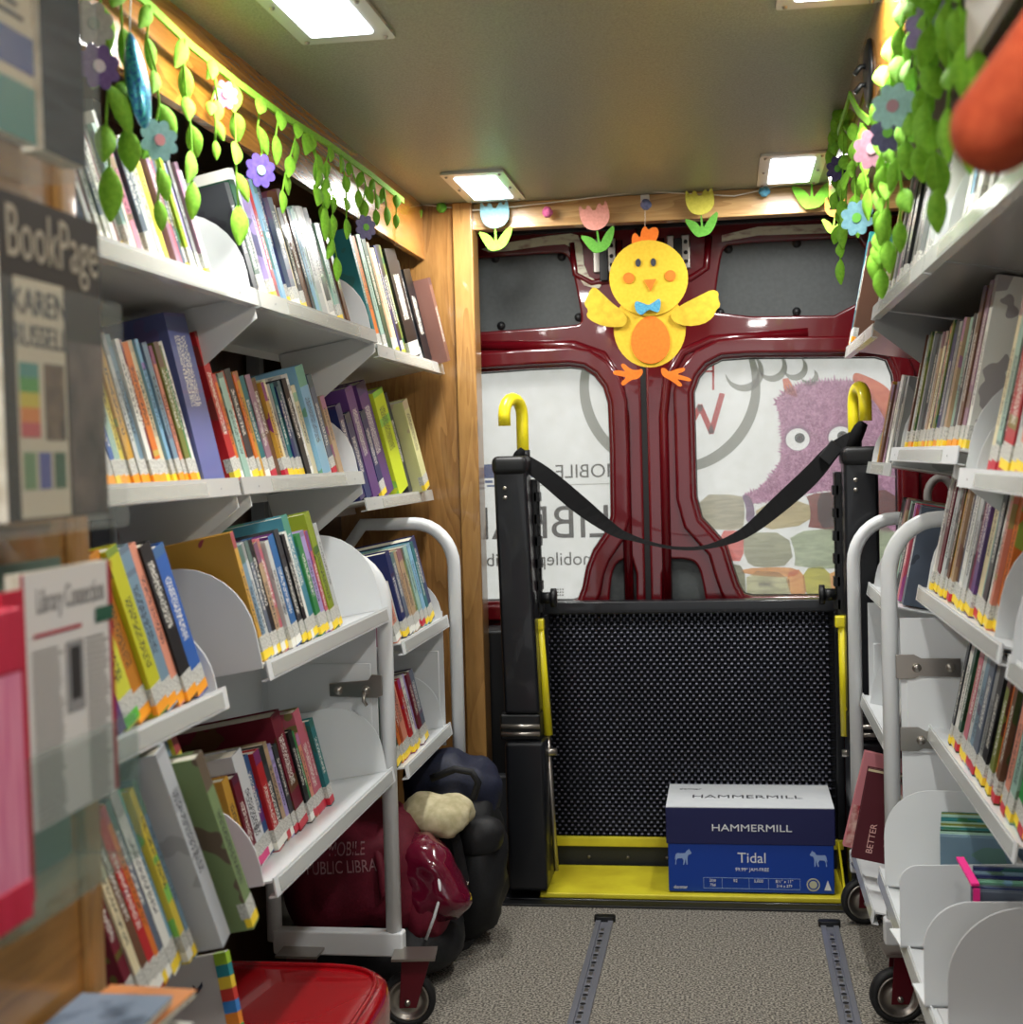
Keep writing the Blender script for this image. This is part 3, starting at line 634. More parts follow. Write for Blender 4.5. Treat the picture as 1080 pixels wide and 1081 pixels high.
def book(mw, th, h, d, c, stick=None, label='', group=None, name='book', pagesx=0):
    """Book standing at its spine: spine faces +x, thickness along +y, height +z."""
    b = min(.0022, th*.18); rnd_ = random
    col = lin(*PAL[c]) if isinstance(c, str) else lin(*c)
    t = empty(name, label=label, cat='book', group=group, mw=mw)
    mb = MB(); mb.v = []
    o_ = [(-d, 0), (0, 0), (0, th), (-d, th), (-d, th-b), (-b, th-b), (-b, b), (-d, b)]
    mb.prism(o_, 'z', 0, h)
    cv = mb.build('cover', M_cover, None, color=col); cv.parent = t
    # concave outline: replace the two caps by quads
    me = cv.data
    pg = MB().box(-d+.004, -b*.9, b*.9, th-b*.9, .003, h-.003).build('pages', M_paper, None); pg.parent = t
    if stick:
        lh = .023; z0 = .018 if len(stick) == 1 else .03
        lb = MB().box(-.012, .0004, -.0003, th+.0003, .016, .016+lh).build('call_label', M_label, None); lb.parent = t
        c2 = STK[stick[0]]
        s_ = MB().box(-.008, .0005, -.0004, th+.0004, .003, .0165).build('colour_sticker', M_tint, None, color=lin(*c2)); s_.parent = t
    return t
def side_frame(side, lx, lz, tilt):
    return Matrix.Translation((lx, 0, lz)) @ Matrix.Rotation(-tilt if side == 'L' else tilt, 4, 'Y')
NB = 0
USED = {}
def row(side, lx, lz, y0, y1, cols, where, h=(.2, .02), th=None, lean=.1, tilt=.19, depth=(.17, .02), stick='Y', over={}, far=True, kind='picture book', setback=.012, seed=1, group=None, anchorword='far end'):
    """cols: colour names from near to far. over: index -> dict."""
    global NB
    R = random.Random(seed); n = len(cols); FR = side_frame(side, lx, lz, tilt)
    ws = [R.uniform(.6, 1.4) for _ in range(n)]
    for i, o in over.items():
        if 'w' in o: ws[i] = o['w']
    tot = sum(ws); span = (y1-y0)*math.cos(lean)
    y = y0
    hp = h[0]
    for i, c in enumerate(cols):
        o = over.get(i, {}); w = ws[i]/tot*span; thk = w*.94
        hp = h[0] + (hp-h[0])*.45 + R.uniform(-1, 1)*h[1]
        hh = o.get('h', hp); dd = o.get('d', max(.12, R.gauss(*depth))); le = o.get('lean', lean+R.uniform(-.008, .008))
        sb = o.get('sb', setback+R.uniform(-.004, .006))
        if side == 'L': mw = FR @ Matrix.Translation((-sb, y, 0)) @ Matrix.Rotation(le, 4, 'X')
        else: mw = FR @ Matrix.Translation((sb, y+thk, 0)) @ Matrix.Translation((0, -thk, 0)) @ Matrix.Rotation(le, 4, 'X') @ Matrix.Translation((0, thk, 0)) @ Matrix.Rotation(PI, 4, 'Z')
        k = n-i
        cw = WORD.get(c, c) if isinstance(c, str) else o.get('cname', 'coloured')
        size = 'thin' if w < .0135 else ('thick' if w > .024 else 'slim')
        if 'label' in o: lab = o['label']
        else: lab = f'{size} {cw} {kind}, {ordinal(k)} from the {anchorword}, {where}'
        st = o.get('stick', R.choice(stick) if stick else None)
        if st == '-': st = None
        book(mw, thk, hh, dd, o.get('rgb', c), st, lab, group or f'books on {where.replace("on ","")}')
        NB += 1; y += w/math.cos(lean)
w_ = lambda s: s.split()
TL = math.radians(10)
# upper left shelves, top row (three lengths), near -> far
row('L', -.76, 1.464, 1.62, 2.11, w_('grey white slate palegrey mauve palegrey slate grey white rose palegrey seafoam white pink slate gold slate palegrey cream yellow cream tan mauve rose white slate olive lime blue lavender grey mauve purple palegrey'),
    'on top left nearest shelf', h=(.172, .008), lean=0.24, stick='---W-Y', over={0: {'h': .19}, 8: {'h': .195}, 12: {'h': .19}, 15: {'h': .18}}, seed=11, group='books on the top left nearest shelf')
row('L', -.76, 1.464, 2.29, 2.89, w_('charcoal darkgreen white lavender red salmon sky navy slate cream black brown charcoal sky seafoam palegrey white black white seafoam grey brown'),
    'on top left middle shelf', h=(.208, .012), lean=0.19, stick='---WY', over={0: {'h': .19}, 1: {'h': .2}, 17: {'w': 1.7, 'h': .225}, 7: {'w': 1.5, 'h': .235}, 11: {'h': .235}}, seed=12, group='books on the top left middle shelf')
row('L', -.76, 1.435, 3.1, 3.76, w_('teal navy orange seafoam darkgreen tan cream navy black olive black charcoal black charcoal'),
    'on top left far shelf', h=(.262, .012), lean=0.15, stick='--WY', over={9: {'w': 1.2, 'h': .28}, 10: {'w': 4.4, 'h': .275, 'd': .22, 'label': 'very thick glossy black book, third from the far end, on top left far shelf', 'stick': 'W'},
    11: {'w': 1.0}, 12: {'w': 3.0, 'h': .245}, 13: {'w': 1.4, 'h': .225, 'rgb': (120, 84, 74), 'sb': -.03, 'label': 'brown pebble-patterned book at the far end of the top left far shelf'}, 4: {'w': 1.4}, 6: {'w': 1.5}}, seed=13, group='books on the top left far shelf')
row('L', -.80, 1.156, 1.66, 2.225, w_('cream palegrey white sky cream palegrey green white blue seafoam yellow gold palegrey seafoam steelblue white maroon orange cream sky steelblue rose salmon olive green white navy'),
    'on second left nearest shelf', h=(.222, .006), lean=0.15, stick='OOOOY', over={26: {'w': 5.4, 'h': .272, 'd': .24, 'lean': .07, 'rgb': (98, 106, 160), 'stick': '-', 'label': 'large thick periwinkle blue book at far end of second left nearest shelf'}}, seed=14, group='books on the second left nearest shelf')
row('L', -.80, 1.156, 2.27, 2.95, w_('red orange seafoam rust charcoal orange gold teal mauve brown gold cream grey teal navy slate black white cream sky palegrey slate tan'),
    'on second left middle shelf', h=(.188, .008), lean=0.17, stick='WW-RY-', over={0: {'h': .255}, 17: {'w': 1.9, 'h': .205}, 19: {'w': 2.6, 'h': .225, 'label': 'thick pale sky blue book, fourth from the far end, on second left middle shelf'}, 21: {'w': 1.6, 'h': .215}, 22: {'w': 1.5, 'h': .17}}, seed=15, group='books on the second left middle shelf')
row('L', -.80, 1.096, 3.09, 3.69, w_('navy navy purple navy purple lime charcoal cream'),
    'on second left far shelf', h=(.262, .01), lean=0.2, stick='---Y', over={0: {'h': .22}, 1: {'h': .2}, 3: {'h': .21}, 2: {'w': 1.4}, 4: {'w': 1.8, 'h': .28}, 5: {'w': 2.2, 'h': .262, 'rgb': (196, 212, 44), 'label': 'thick bright lime book, third from the far end, on second left far shelf'}, 7: {'w': 1.2, 'h': .24, 'sb': -.02, 'd': .2, 'rgb': (208, 206, 150), 'label': 'pale green book with maroon figure, at far end of second left far shelf'}}, seed=16, group='books on the second left far shelf')
# left carts
row('L', -.71, .866, 1.5, 1.885, w_('teal green purple yellow orange lime steelblue salmon black blue'),
    'on nearest left trolley upper shelf', h=(.218, .008), lean=0.22, stick='OO', over={0: {'stick': 'G', 'h': .15}, 1: {'h': .17, 'stick': 'G'}, 2: {'h': .2, 'w': .7, 'stick': '-'}, 3: {'w': 1.3, 'stick': 'G', 'rgb': (204, 206, 66)}, 4: {'w': 1.2, 'rgb': (190, 122, 40), 'stick': 'O'}, 5: {'w': 1.1, 'rgb': (190, 190, 40)}, 8: {'w': 1.1}, 9: {'w': 1.2}}, seed=17, group='books on the nearest left trolley, upper shelf')
row('L', -.71, .875, 2.12, 2.6, w_('gold steelblue palegrey slate black tan rose palegrey navy blue charcoal black white teal green lavender rose lime olive palegrey'),
    'on left trolley upper shelf', h=(.192, .008), lean=0.15, stick='WY', over={13: {'w': 1.7, 'h': .222, 'rgb': (72, 132, 152), 'd': .2}, 17: {'w': 1.6, 'h': .222, 'rgb': (134, 150, 40), 'label': 'lime book with black dots, third from the far end, on left trolley upper shelf'}, 0: {'h': .21}, 9: {'w': 1.5, 'rgb': (50, 104, 160)}}, seed=18, group='books on the middle left trolley, upper shelf')
row('L', -.71, .538, 2.13, 2.62, w_('gold maroon palegrey steelblue red charcoal tan lavender charcoal maroon black green salmon rose rose teal'),
    'on left trolley lower shelf', h=(.168, .008), lean=0.13, stick='WRP', setback=.055, over={2: {'w': 1.9, 'h': .19, 'rgb': (210, 212, 214)}, 3: {'w': 1.4, 'rgb': (44, 84, 130)}, 4: {'w': 1.2, 'h': .175}, 9: {'w': 2.0, 'h': .215, 'd': .21}, 13: {'w': 1.5, 'h': .2}}, seed=19, group='books on the middle left trolley, lower shelf')
row('L', -.675, .565, 1.5, 1.865, w_('maroon cream brown red orange slate white sky yellow steelblue white palegrey yellow brown darkgreen steelblue yellow seafoam pink'),
    'on nearest left trolley lower shelf', h=(.235, .012), lean=0.26, stick='WYY', depth=(.2, .01), setback=.0, over={11: {'w': 2.2, 'h': .275, 'rgb': (184, 188, 192), 'sb': -.03, 'stick': '-', 'label': 'tall pale grey book jutting out of the nearest left trolley lower shelf'}, 14: {'w': 1.8, 'h': .25, 'sb': -.05, 'stick': 'Y', 'rgb': (120, 140, 96), 'label': 'leafy green book jutting out of the nearest left trolley lower shelf'}, 15: {'w': 1.4, 'h': .285}, 16: {'w': 1.2, 'h': .3}, 3: {'w': 1.3}, 6: {'w': 1.4}}, seed=20, group='books on the nearest left trolley, lower shelf')
row('L', -.71, .787, 3.0, 3.45, w_('salmon white navy slate tan tan olive seafoam sky teal navy'),
    'on far left trolley upper shelf', h=(.195, .006), lean=0.15, stick='WYR', over={0: {'w': 1.3, 'h': .13}, 10: {'w': 1.8, 'h': .21}, 1: {'h': .13}}, seed=21, group='books on the far left trolley, upper shelf')
row('L', -.71, .515, 3.0, 3.32, w_('darkgreen orange rust salmon red white lavender maroon slate'),
    'on far left trolley lower shelf', h=(.18, .01), lean=0.12, stick='WPY', seed=22, group='books on the far left trolley, lower shelf')
# right side
row('R', .305, 1.470, 1.35, 2.05, w_('palegrey brown yellow slate teal gold white teal white navy white gold slate white black sky white'),
    'on top right nearest shelf', h=(.185, .008), lean=0.1, stick='WYY', seed=31, group='books on the top right nearest shelf')
row('R', .305, 1.470, 2.30, 2.99, w_('white palegrey charcoal seafoam grey black charcoal grey black charcoal brown mauve grey olive tan cream'),
    'on top right middle shelf', h=(.225, .012), lean=.08, stick='WY', seed=32, group='books on the top right middle shelf')
row('R', .305, 1.440, 3.6, 3.72, w_('brown teal navy'),
    'on top right far shelf', h=(.262, .006), lean=0.05, stick='WO', setback=.0, over={0: {'w': 1.5, 'h': .25, 'sb': .0, 'd': .21, 'rgb': (92, 64, 50), 'label': 'dark brown book beside a teal one, on top right far shelf'}, 1: {'w': 1.3, 'h': .28}}, seed=33, group='books on the top right far shelf')
row('R', .35, 1.142, 1.6, 2.1, w_('tan red olive white rose white salmon palegrey red maroon seafoam cream'),
    'on second right nearest shelf', h=(.25, .012), lean=0.12, stick='YYR', over={8: {'w': 1.8, 'h': .26, 'rgb': (176, 34, 48)}}, seed=34, group='books on the second right nearest shelf')
row('R', .35, 1.176, 2.31, 3.05, w_('white mauve brown palegrey charcoal seafoam tan grey rose navy olive salmon black cream tan palegrey charcoal grey cream olive tan palegrey black brown'),
    'on second right middle shelf', h=(.232, .007), lean=0.07, stick='YYYO', over={0: {'h': .275}, 1: {'h': .27}, 2: {'h': .265}, 9: {'w': 1.4}}, seed=35, group='books on the second right middle shelf')
row('R', .35, 1.142, 3.28, 3.62, w_('grey charcoal white black mauve brown gold'),
    'on second right far shelf', h=(.2, .008), lean=.09, stick=None, seed=36, group='books on the second right far shelf')
row('R', .369, .903, 2.18, 2.84, w_('orange salmon white charcoal seafoam cream purple maroon palegrey white navy charcoal brown tan gold brown palegrey slate maroon white'),
    'on right trolley upper shelf', h=(.232, .008), lean=0.13, stick='YYYR', over={7: {'w': 1.4, 'rgb': (112, 28, 70)}, 5: {'w': 1.3}, 8: {'w': 1.3}, 9: {'w': 1.3}, 18: {'h': .29}, 19: {'h': .3}}, seed=37, group='books on the right trolley, upper shelf')
row('R', .385, .625, 1.98, 2.74, w_('slate maroon charcoal green seafoam salmon charcoal brown orange olive charcoal black grey slate steelblue palegrey rose tan darkgreen white charcoal'),
    'on right trolley middle shelf', h=(.215, .008), lean=0.12, stick='YYYR', over={3: {'w': 1.4, 'rgb': (46, 150, 70)}, 13: {'w': 1.3}}, seed=38, group='books on the right trolley, middle shelf')
row('R', .345, .850, 3.08, 3.47, w_('slate red rose white charcoal seafoam tan rose charcoal black'),
    'on far right trolley upper shelf', h=(.215, .006), lean=0.12, stick=None, seed=39, group='books on the far right trolley, upper shelf')
row('R', .330, .575, 3.04, 3.14, w_('black white charcoal'),
    'on far right trolley middle shelf', h=(.2, .006), lean=.10, stick=None, seed=40, group='books on the far right trolley, middle shelf')
row('R', .36, .905, 1.62, 1.80, w_('charcoal grey slate'),
    'on nearest right trolley upper shelf', h=(.19, .006), lean=.10, stick='W', seed=41, setback=.05, group='books on the nearest right trolley')
# comics lying back in the lower right bins: covers face up towards the aisle
def comics(x0, x1, yA, yB, z0, n, where, cols, seed, h=.15, ang=.55):
    R = random.Random(seed)
    for i in range(n):
        y = yA+(yB-yA)*i/n; th = (yB-yA)/n*.9
        mw = Matrix.Translation((x0+R.uniform(-.004, .004), y, z0)) @ Matrix.Rotation(-ang*.35, 4, 'X') @ Matrix.Rotation(PI, 4, 'Z')
        c = cols[i % len(cols)]
        o = book(mw, th, h+R.uniform(-.006, .006), x1-x0, c, None, f'slim {WORD.get(c, c)} comic, {ordinal(n-i)} from the far end, {where}', 'comics '+where, 'comic_book')

# ================================================================== SHELVES
def dplate(side, lx, lz, tilt, y, w=.2, h=.165, r=.11, th=.003, x_in=.006, z0=0):
    """Rounded steel end plate across a shelf."""
    FR = side_frame(side, lx, lz, tilt); s = -1 if side == 'L' else 1
    pts = [(s*x_in, z0), (s*(x_in+w), z0), (s*(x_in+w), h)]
    for k in range(9):
        a = PI/2+PI/2*k/8; pts.append((s*(x_in+r+r*math.cos(a)), h-r+r*math.sin(a)))
    return MB().prism(pts, 'y', y, y+th, FR)
def shelf(side, lx, lz, y0, y1, label, ends=(), tilt=TL, depth=.22, m=M_shelf, mlip=M_lip, brackets=(1,), liph=.025):
    s = -1 if side == 'L' else 1; FR = side_frame(side, lx, lz, tilt)
    t = anchor('book_shelf', (lx+s*depth/2, (y0+y1)/2, lz-.02), label, 'shelf', 'steel wall shelves')
    mb = MB(); mb.box(0, s*depth, y0, y1, -.004, -.0005, FR); mb.box(s*depth, s*(depth+.003), y0, y1, -.02, .05, FR)
    mb.build('shelf_plate', m, t)
    mb = MB(); mb.box(-s*.002, s*.001, y0, y1, -liph, .004, FR); mb.box(0, s*.012, y0, y1, -liph, -liph+.002, FR); mb.build('front_lip', mlip, t)
    mb = MB(); mb.box(-s*.0035, -s*.0025, y0+.15, y1-.15, -liph+.003, -.002, FR); mb.build('label_strip', M_holder, t)
    for k in range(5):
        y = y0+(y1-y0)*(k+.5)/5; c = FR @ Vector((-s*.003, y, -liph/2))
        MB().lathe([(0, .001), (.0022, .0)], Matrix.Translation(c) @ Matrix.Rotation(-s*PI/2, 4, 'Y'), 8).build('rivet', M_grey, t)
    for y in brackets:
        pts = [(s*.004, -.006), (s*depth, -.006), (s*(depth-.01), -.13), (s*(depth-.06), -.13), (s*.004, -.045)]
        MB().prism(pts, 'y', y, y+.003, FR).build('bracket', m, t)
    for (y, w, h, r) in ends: dplate(side, lx, lz, tilt, y, w, h, r).build('end_plate', M_white, t)
    return t
shelf('L', -.76, 1.464, 1.35, 2.25, 'top left steel shelf nearest the magazine racks', [(2.243, .2, .155, .12)], brackets=(2.24,))
shelf('L', -.76, 1.464, 2.26, 3.045, 'top left steel shelf, middle one of three', [(3.036, .2, .155, .12)], brackets=(3.03,))
shelf('L', -.76, 1.435, 3.06, 3.785, 'top left steel shelf at far end beside the oak post', [], brackets=())
shelf('L', -.80, 1.156, 1.35, 2.245, 'second left steel shelf nearest the magazine racks', [], brackets=(2.235,))
shelf('L', -.80, 1.156, 2.26, 3.05, 'second left steel shelf, middle one of three', [(3.04, .2, .155, .12)], brackets=(2.30, 3.035))
shelf('L', -.80, 1.096, 3.065, 3.785, 'second left steel shelf at far end beside the oak post', [(3.75, .2, .155, .12)], brackets=())
shelf('R', .305, 1.470, 1.35, 2.25, 'top right steel shelf nearest the viewer behind the leaf garland', [(2.10, .2, .175, .13), (2.24, .2, .15, .12)], m=mat('grey_shelf', (140, 140, 138), .3, metal=.5), brackets=())
shelf('R', .305, 1.470, 2.26, 3.05, 'top right steel shelf, middle one of three', [(3.04, .2, .16, .12)], m=mat('grey_shelf', (140, 140, 138), .3, metal=.5), brackets=(3.02,))
shelf('R', .305, 1.436, 3.06, 3.74, 'top right steel shelf at far end near the doors', [], m=mat('grey_shelf', (140, 140, 138), .3, metal=.5), brackets=())
shelf('R', .35, 1.142, 1.35, 2.25, 'second right steel shelf nearest the viewer', [(2.15, .2, .13, .12), (2.243, .2, .175, .13)], mlip=M_white, brackets=())
shelf('R', .35, 1.176, 2.26, 3.16, 'second right steel shelf, middle one of three', [(3.07, .2, .15, .12)], mlip=M_white, brackets=(2.30,))
shelf('R', .35, 1.142, 3.06+.11, 3.85-.12, 'second right steel shelf at far end near the doors', [(3.68, .2, .14, .11)], brackets=())
# steel uprights behind the wall shelves
for (x, y) in ((-1.052, 2.25), (-1.052, 3.05)):
    t = MB().box(x, x+.03, y-.015, y+.015, 1.0, 1.80).build('shelf_upright', M_grey); tag(t, f'grey slotted steel upright behind {"nearest and middle" if y < 2.5 else "middle and far"} left shelves', 'shelf upright')
for (x, y) in ((.62, 2.25), (.62, 3.05)):
    t = MB().box(x, x+.03, y-.015, y+.015, 1.0, 1.80).build('shelf_upright', M_grey); tag(t, f'grey slotted steel upright behind {"nearest and middle" if y < 2.5 else "middle and far"} right shelves', 'shelf upright')

# ================================================================== BOOK TROLLEYS
def caster(t, x, y, r=.057, rot=0.0, plate_m=M_maroon):
    M = Matrix.Translation((x, y, r)) @ Matrix.Rotation(rot, 4, 'Z') @ Matrix.Rotation(PI/2, 4, 'X')
    w = MB().lathe([(r*.74, -.012), (r*.82, -.016), (r*.95, -.014), (r, -.008), (r, .008), (r*.95, .014), (r*.82, .016), (r*.74, .012), (r*.74, -.012)], M, 32).build('wheel', M_rub, t, True)
    h = MB().lathe([(0, -.014), (r*.2, -.014), (r*.22, -.009), (r*.62, -.006), (r*.68, -.014), (r*.77, -.014), (r*.77, .014), (r*.68, .014), (r*.62, .006), (r*.22, .009), (r*.2, .014), (0, .014)], M, 28).build('hub', M_chrome, w, True)
    h.matrix_parent_inverse = Matrix()
    M2 = Matrix.Translation((x, y, 0)) @ Matrix.Rotation(rot, 4, 'Z')
    mb = MB()
    for s in (-1, 1):
        mb.prism([(-.018, r-.012), (.018, r-.012), (.05, r*2+.035), (-.01, r*2+.035)], 'y', s*.022-.0015, s*.022+.0015, M2)
    mb.build('fork', plate_m, t, bevel=.001)
    MB().box(-.03, .06, -.038, .038, r*2+.034, r*2+.039, M2).build('mounting_plate', M_chrome, t)
    MB().cyl(M2 @ Vector((0, -.03, r)), M2 @ Vector((0, .03, r)), .006, 10).build('axle', M_chrome, t, True)
def trolley(side, y0, y1, tx, shelves, back, label, base_z=.16, near_tube=True, far_tube=True, ends=(), endpanel=None, latches=(), tilt=TL, liph=.028, bar=True, casters=None, tubetop=1.02, tiltmap=None, group='white book trolleys', mlip=M_lip, rt=.0165):
    s = -1 if side == 'L' else 1
    t = anchor('book_trolley', (tx+s*.12, (y0+y1)/2, 0), label, 'book cart', group)
    for k, y in enumerate((y0, y1)):
        if (k == 0 and not near_tube) or (k == 1 and not far_tube): continue
        pts = [(tx, y, base_z-.02), (tx, y, tubetop-.11)]
        for q in range(1, 9):
            a = PI/2*q/8; pts.append((tx+s*.10*(1-math.cos(a)), y, tubetop-.11+.11*math.sin(a)))
        pts += [(back-s*.06, y, tubetop), (back, y, tubetop-.08), (back, y, base_z)]
        MB().tube(pts, rt, 14).build('tube_frame', M_white, t, True)
        if bar:
            MB().box(tx-s*.022, back, y-.018, y+.018, base_z-.026, base_z+.026).build('base_bar', M_white, t, bevel=.005)
    for (lx, lz) in shelves:
        FR = side_frame(side, lx, lz, tilt); d = abs(back-lx)-.01
        mb = MB(); mb.box(0, s*d, y0+.03, y1-.02, -.004, -.0005, FR); mb.box(-s*.002, s*.001, y0+.03, y1-.02, -liph, .003, FR); mb.box(0, s*.012, y0+.03, y1-.02, -liph, -liph+.003, FR)
        mb.build('shelf', M_white, t)
        mb = MB(); mb.box(-s*.0035, -s*.0022, y0+.05, y1-.04, -liph+.004, -.002, FR); mb.build('label_strip', mlip, t)
    if endpanel:
        (xa, za, zb) = endpanel
        FRm = MB().box(xa, back, y1-.028, y1-.024, za, zb); FRm.build('end_panel', M_white, t)
        MB().box(xa+s*.012, back-s*.012, y1-.032, y1-.028, zb-.27, zb-.10).build('end_panel_rib', M_white, t, bevel=.002)
    MB().box(back, back+s*.004, y0+.02, y1-.02, min(z for _, z in shelves)-.06, max(z for _, z in shelves)+.0).build('back_panel', M_white, t)
    for (lx, lz, y, w, h, r) in ends: dplate(side, lx, lz, tilt, y, w, h, r).build('end_plate', M_white, t)
    for (x, z, w) in latches:
        yy = y1-.036
        o = MB().prism([(x, z-.022), (x+s*.035, z-.022), (x+s*.045, z-.028*.6), (x+s*w, z-.020), (x+s*w, z+.018), (x+s*.05, z+.018), (x+s*.035, z+.026), (x, z+.026)], 'y', yy, yy+.004).build('latch_plate', M_chrome, t, bevel=.0015)
        for q in (.04, w-.02):
            MB().lathe([(0, .008), (.005, .008), (.009, .004), (.009, 0)], Matrix.Translation((x+s*q, yy, z)) @ Matrix.Rotation(PI/2, 4, 'X'), 12).build('latch_bolt', M_chrome, t, True)
    for (x, y, rot) in (casters or []): caster(t, x, y, rot=rot)
    return t
trolley('L', 2.06, 2.90, -.722, [(-.71, .875), (-.71, .538)], -.985, 'middle left white book trolley with tall tube post and maroon caster', endpanel=(-.735, .49, .86), near_tube=False,
        ends=[(-.70, .872, 2.065, .22, .175, .12), (-.71, .875, 2.86, .22, .18, .13), (-.71, .538, 2.065, .2, .15, .12), (-.71, .538, 2.855, .22, .15, .1)], latches=[(-.745, .70, .115)][:0], casters=[(-.685, 2.86, PI*.04), (-.93, 2.86, 0), (-.93, 2.15, 0)], tubetop=.985)
tl = anchor('latch_bracket', (-.79, 2.862, .70), 'grey steel latch plate on the left trolley end panel', 'latch')
a, b = at(348, 727, y=2.862), at(404, 727, y=2.862)
MB().prism([(a.x, a.z-.016), (b.x-.012, a.z-.020), (b.x, a.z-.014), (b.x, a.z+.028), (b.x-.022, a.z+.030), (b.x-.030, a.z+.018), (a.x, a.z+.012)], 'y', 2.858, 2.862).build('plate', M_chrome, tl, bevel=.002)
for x in (a.x+.02, b.x-.035):
    MB().lathe([(0, .012), (.006, .012), (.009, .004), (.010, 0)], Matrix.Translation((x, 2.858, a.z-.003)) @ Matrix.Rotation(PI/2, 4, 'X'), 12).build('bolt', M_chrome, tl, True)
MB().tube([(b.x-.035, 2.845, a.z-.005), (b.x-.036, 2.84, a.z-.022), (b.x-.03, 2.842, a.z-.032)], .004, 8).build('hook', M_chrome, tl, True)
trolley('L', 1.25, 1.93, -.722, [(-.71, .866), (-.74, .553)], -.985, 'nearest left white book trolley beside the magazine racks', near_tube=False, far_tube=False, bar=False, base_z=.18,
        ends=[(-.71, .866, 1.895, .2, .115, .10)], tubetop=.86, casters=[(-.93, 1.9, 0), (-.93, 1.35, 0)])
trolley('L', 2.965, 3.52, -.692, [(-.71, .787), (-.71, .515)], -.985, 'far left white book trolley beside the oak partition', near_tube=False, base_z=.16,
        ends=[(-.71, .787, 3.47, .2, .12, .1), (-.71, .515, 3.45, .2, .15, .1)], endpanel=(-.72, .46, .80), casters=[(-.90, 3.45, 0)], tubetop=1.02)
trolley('R', 2.00, 2.93, .313, [(.369, .903), (.385, .625), (.284, .335)], .62, 'middle right white book trolley with two steel latch plates', base_z=.20, near_tube=False,
        ends=[(.369, .903, 2.84, .2, .18, .13), (.369, .903, 2.13, .2, .19, .13)],
        endpanel=(.33, .42, .84), latches=[(.320, .742, .125), (.326, .597, .085)], casters=[(.32, 2.96, PI*.03), (.56, 2.9, 0)], tubetop=1.035)
trolley('R', 3.02, 3.60, .300, [(.335, .848), (.315, .573), (.285, .20)], .59, 'far right white book trolley with curved tube beside the lift', base_z=.15, near_tube=False,
        ends=[(.335, .848, 3.52, .2, .13, .1), (.315, .573, 3.46, .2, .15, .11)], endpanel=(.33, .5, .80), casters=[(.31, 3.58, PI*.03)], tubetop=1.005)
trolley('R', 1.10, 1.93, .345, [(.355, .905), (.38, .63)], .62, 'nearest right white book trolley at the right edge', base_z=.18, near_tube=False, far_tube=False, bar=False,
        ends=[(.35, .905, 1.80, .2, .115, .10), (.34, .905, 1.86, .22, .19, .13)], tubetop=.86, casters=[(.56, 1.9, 0), (.56, 1.2, 0)])
t = text('caution_label', 'CAUTION', .016, front(2.896) @ Matrix.Translation((.488, .797, 0)), M_txk, bpy.data.objects['book_trolley.003'])
t.parent = bpy.data.objects['book_trolley.003']

# bins on the low right shelf: big rounded dividers and comics standing between them
def divider(y, w, h, r, x0, label, rz=0, z=.335, m=M_white, n='shelf_divider'):
    t = anchor(n, (x0+w/2, y, z), label, 'divider', 'white dividers on the low right shelf')
    pts = [(0, 0), (w, 0), (w, h)]
    for k in range(11):
        a = PI/2+PI/2*k/10; pts.append((r+r*math.cos(a), h-r+r*math.sin(a)))
    M = Matrix.Translation((x0, y, z)) @ Matrix.Rotation(rz, 4, 'Z')
    MB().prism(pts, 'y', 0, .003, M).build('upright_plate', m, t)
    MB().box(.0, w, 0, .09, 0, .003, M).build('foot_plate', m, t)
divider(2.78, .30, .19, .09, .280, 'white rounded divider farthest back on the low right shelf', rz=-.10)
divider(2.44, .30, .14, .03, .270, 'short white angled divider in front of the blue-green comics', rz=.10)
divider(2.18, .30, .16, .07, .275, 'white divider in front of the pink-edged comics', rz=.08)
divider(2.08, .32, .185, .11, .295, 'large pale grey divider nearest the viewer, low right', rz=.04, m=mat('pale_grey_steel', (205, 205, 205), .35))
def magfile(x, y, z, n, w, h, th, label_where, cols, rz, seed):
    R = random.Random(seed)
    for i in range(n):
        M = Matrix.Translation((x+i*.002, y+i*th*1.05, z)) @ Matrix.Rotation(rz, 4, 'Z') @ Matrix.Rotation(.10, 4, 'X') @ Matrix.Translation((w, 0, 0))
        c = cols[i % len(cols)]
        book(M, th, h+R.uniform(-.004, .004), w, c, None, f'thin {WORD.get(c, c)} comic, {ordinal(i+1)} from the near side, {label_where}', 'comics, '+label_where, 'comic_book')
magfile(.345, 2.50, .34, 14, .19, .175, .012, 'back bin of low right shelf', w_('steelblue seafoam darkgreen teal seafoam olive slate seafoam teal darkgreen seafoam slate olive teal'), -.12, 5)
magfile(.350, 2.22, .34, 13, .19, .165, .010, 'pink-edged bin, low right', w_('slate navy steelblue charcoal slate sky charcoal navy slate steelblue charcoal navy slate'), -.10, 6)
t = anchor('pink_tape', (.36, 2.28, .48), 'bright pink strip along the front comics bin edge, low right', 'strip')
mb = MB(); mb.box(0, .012, 0, .145, 0, .004, Matrix.Translation((.350, 2.21, .512))); mb.box(0, .010, -.001, .001, -.035, .004, Matrix.Translation((.350, 2.195, .509)))
mb.build('strip', solid('hot_pink_tape', (236, 50, 140), .5), t)

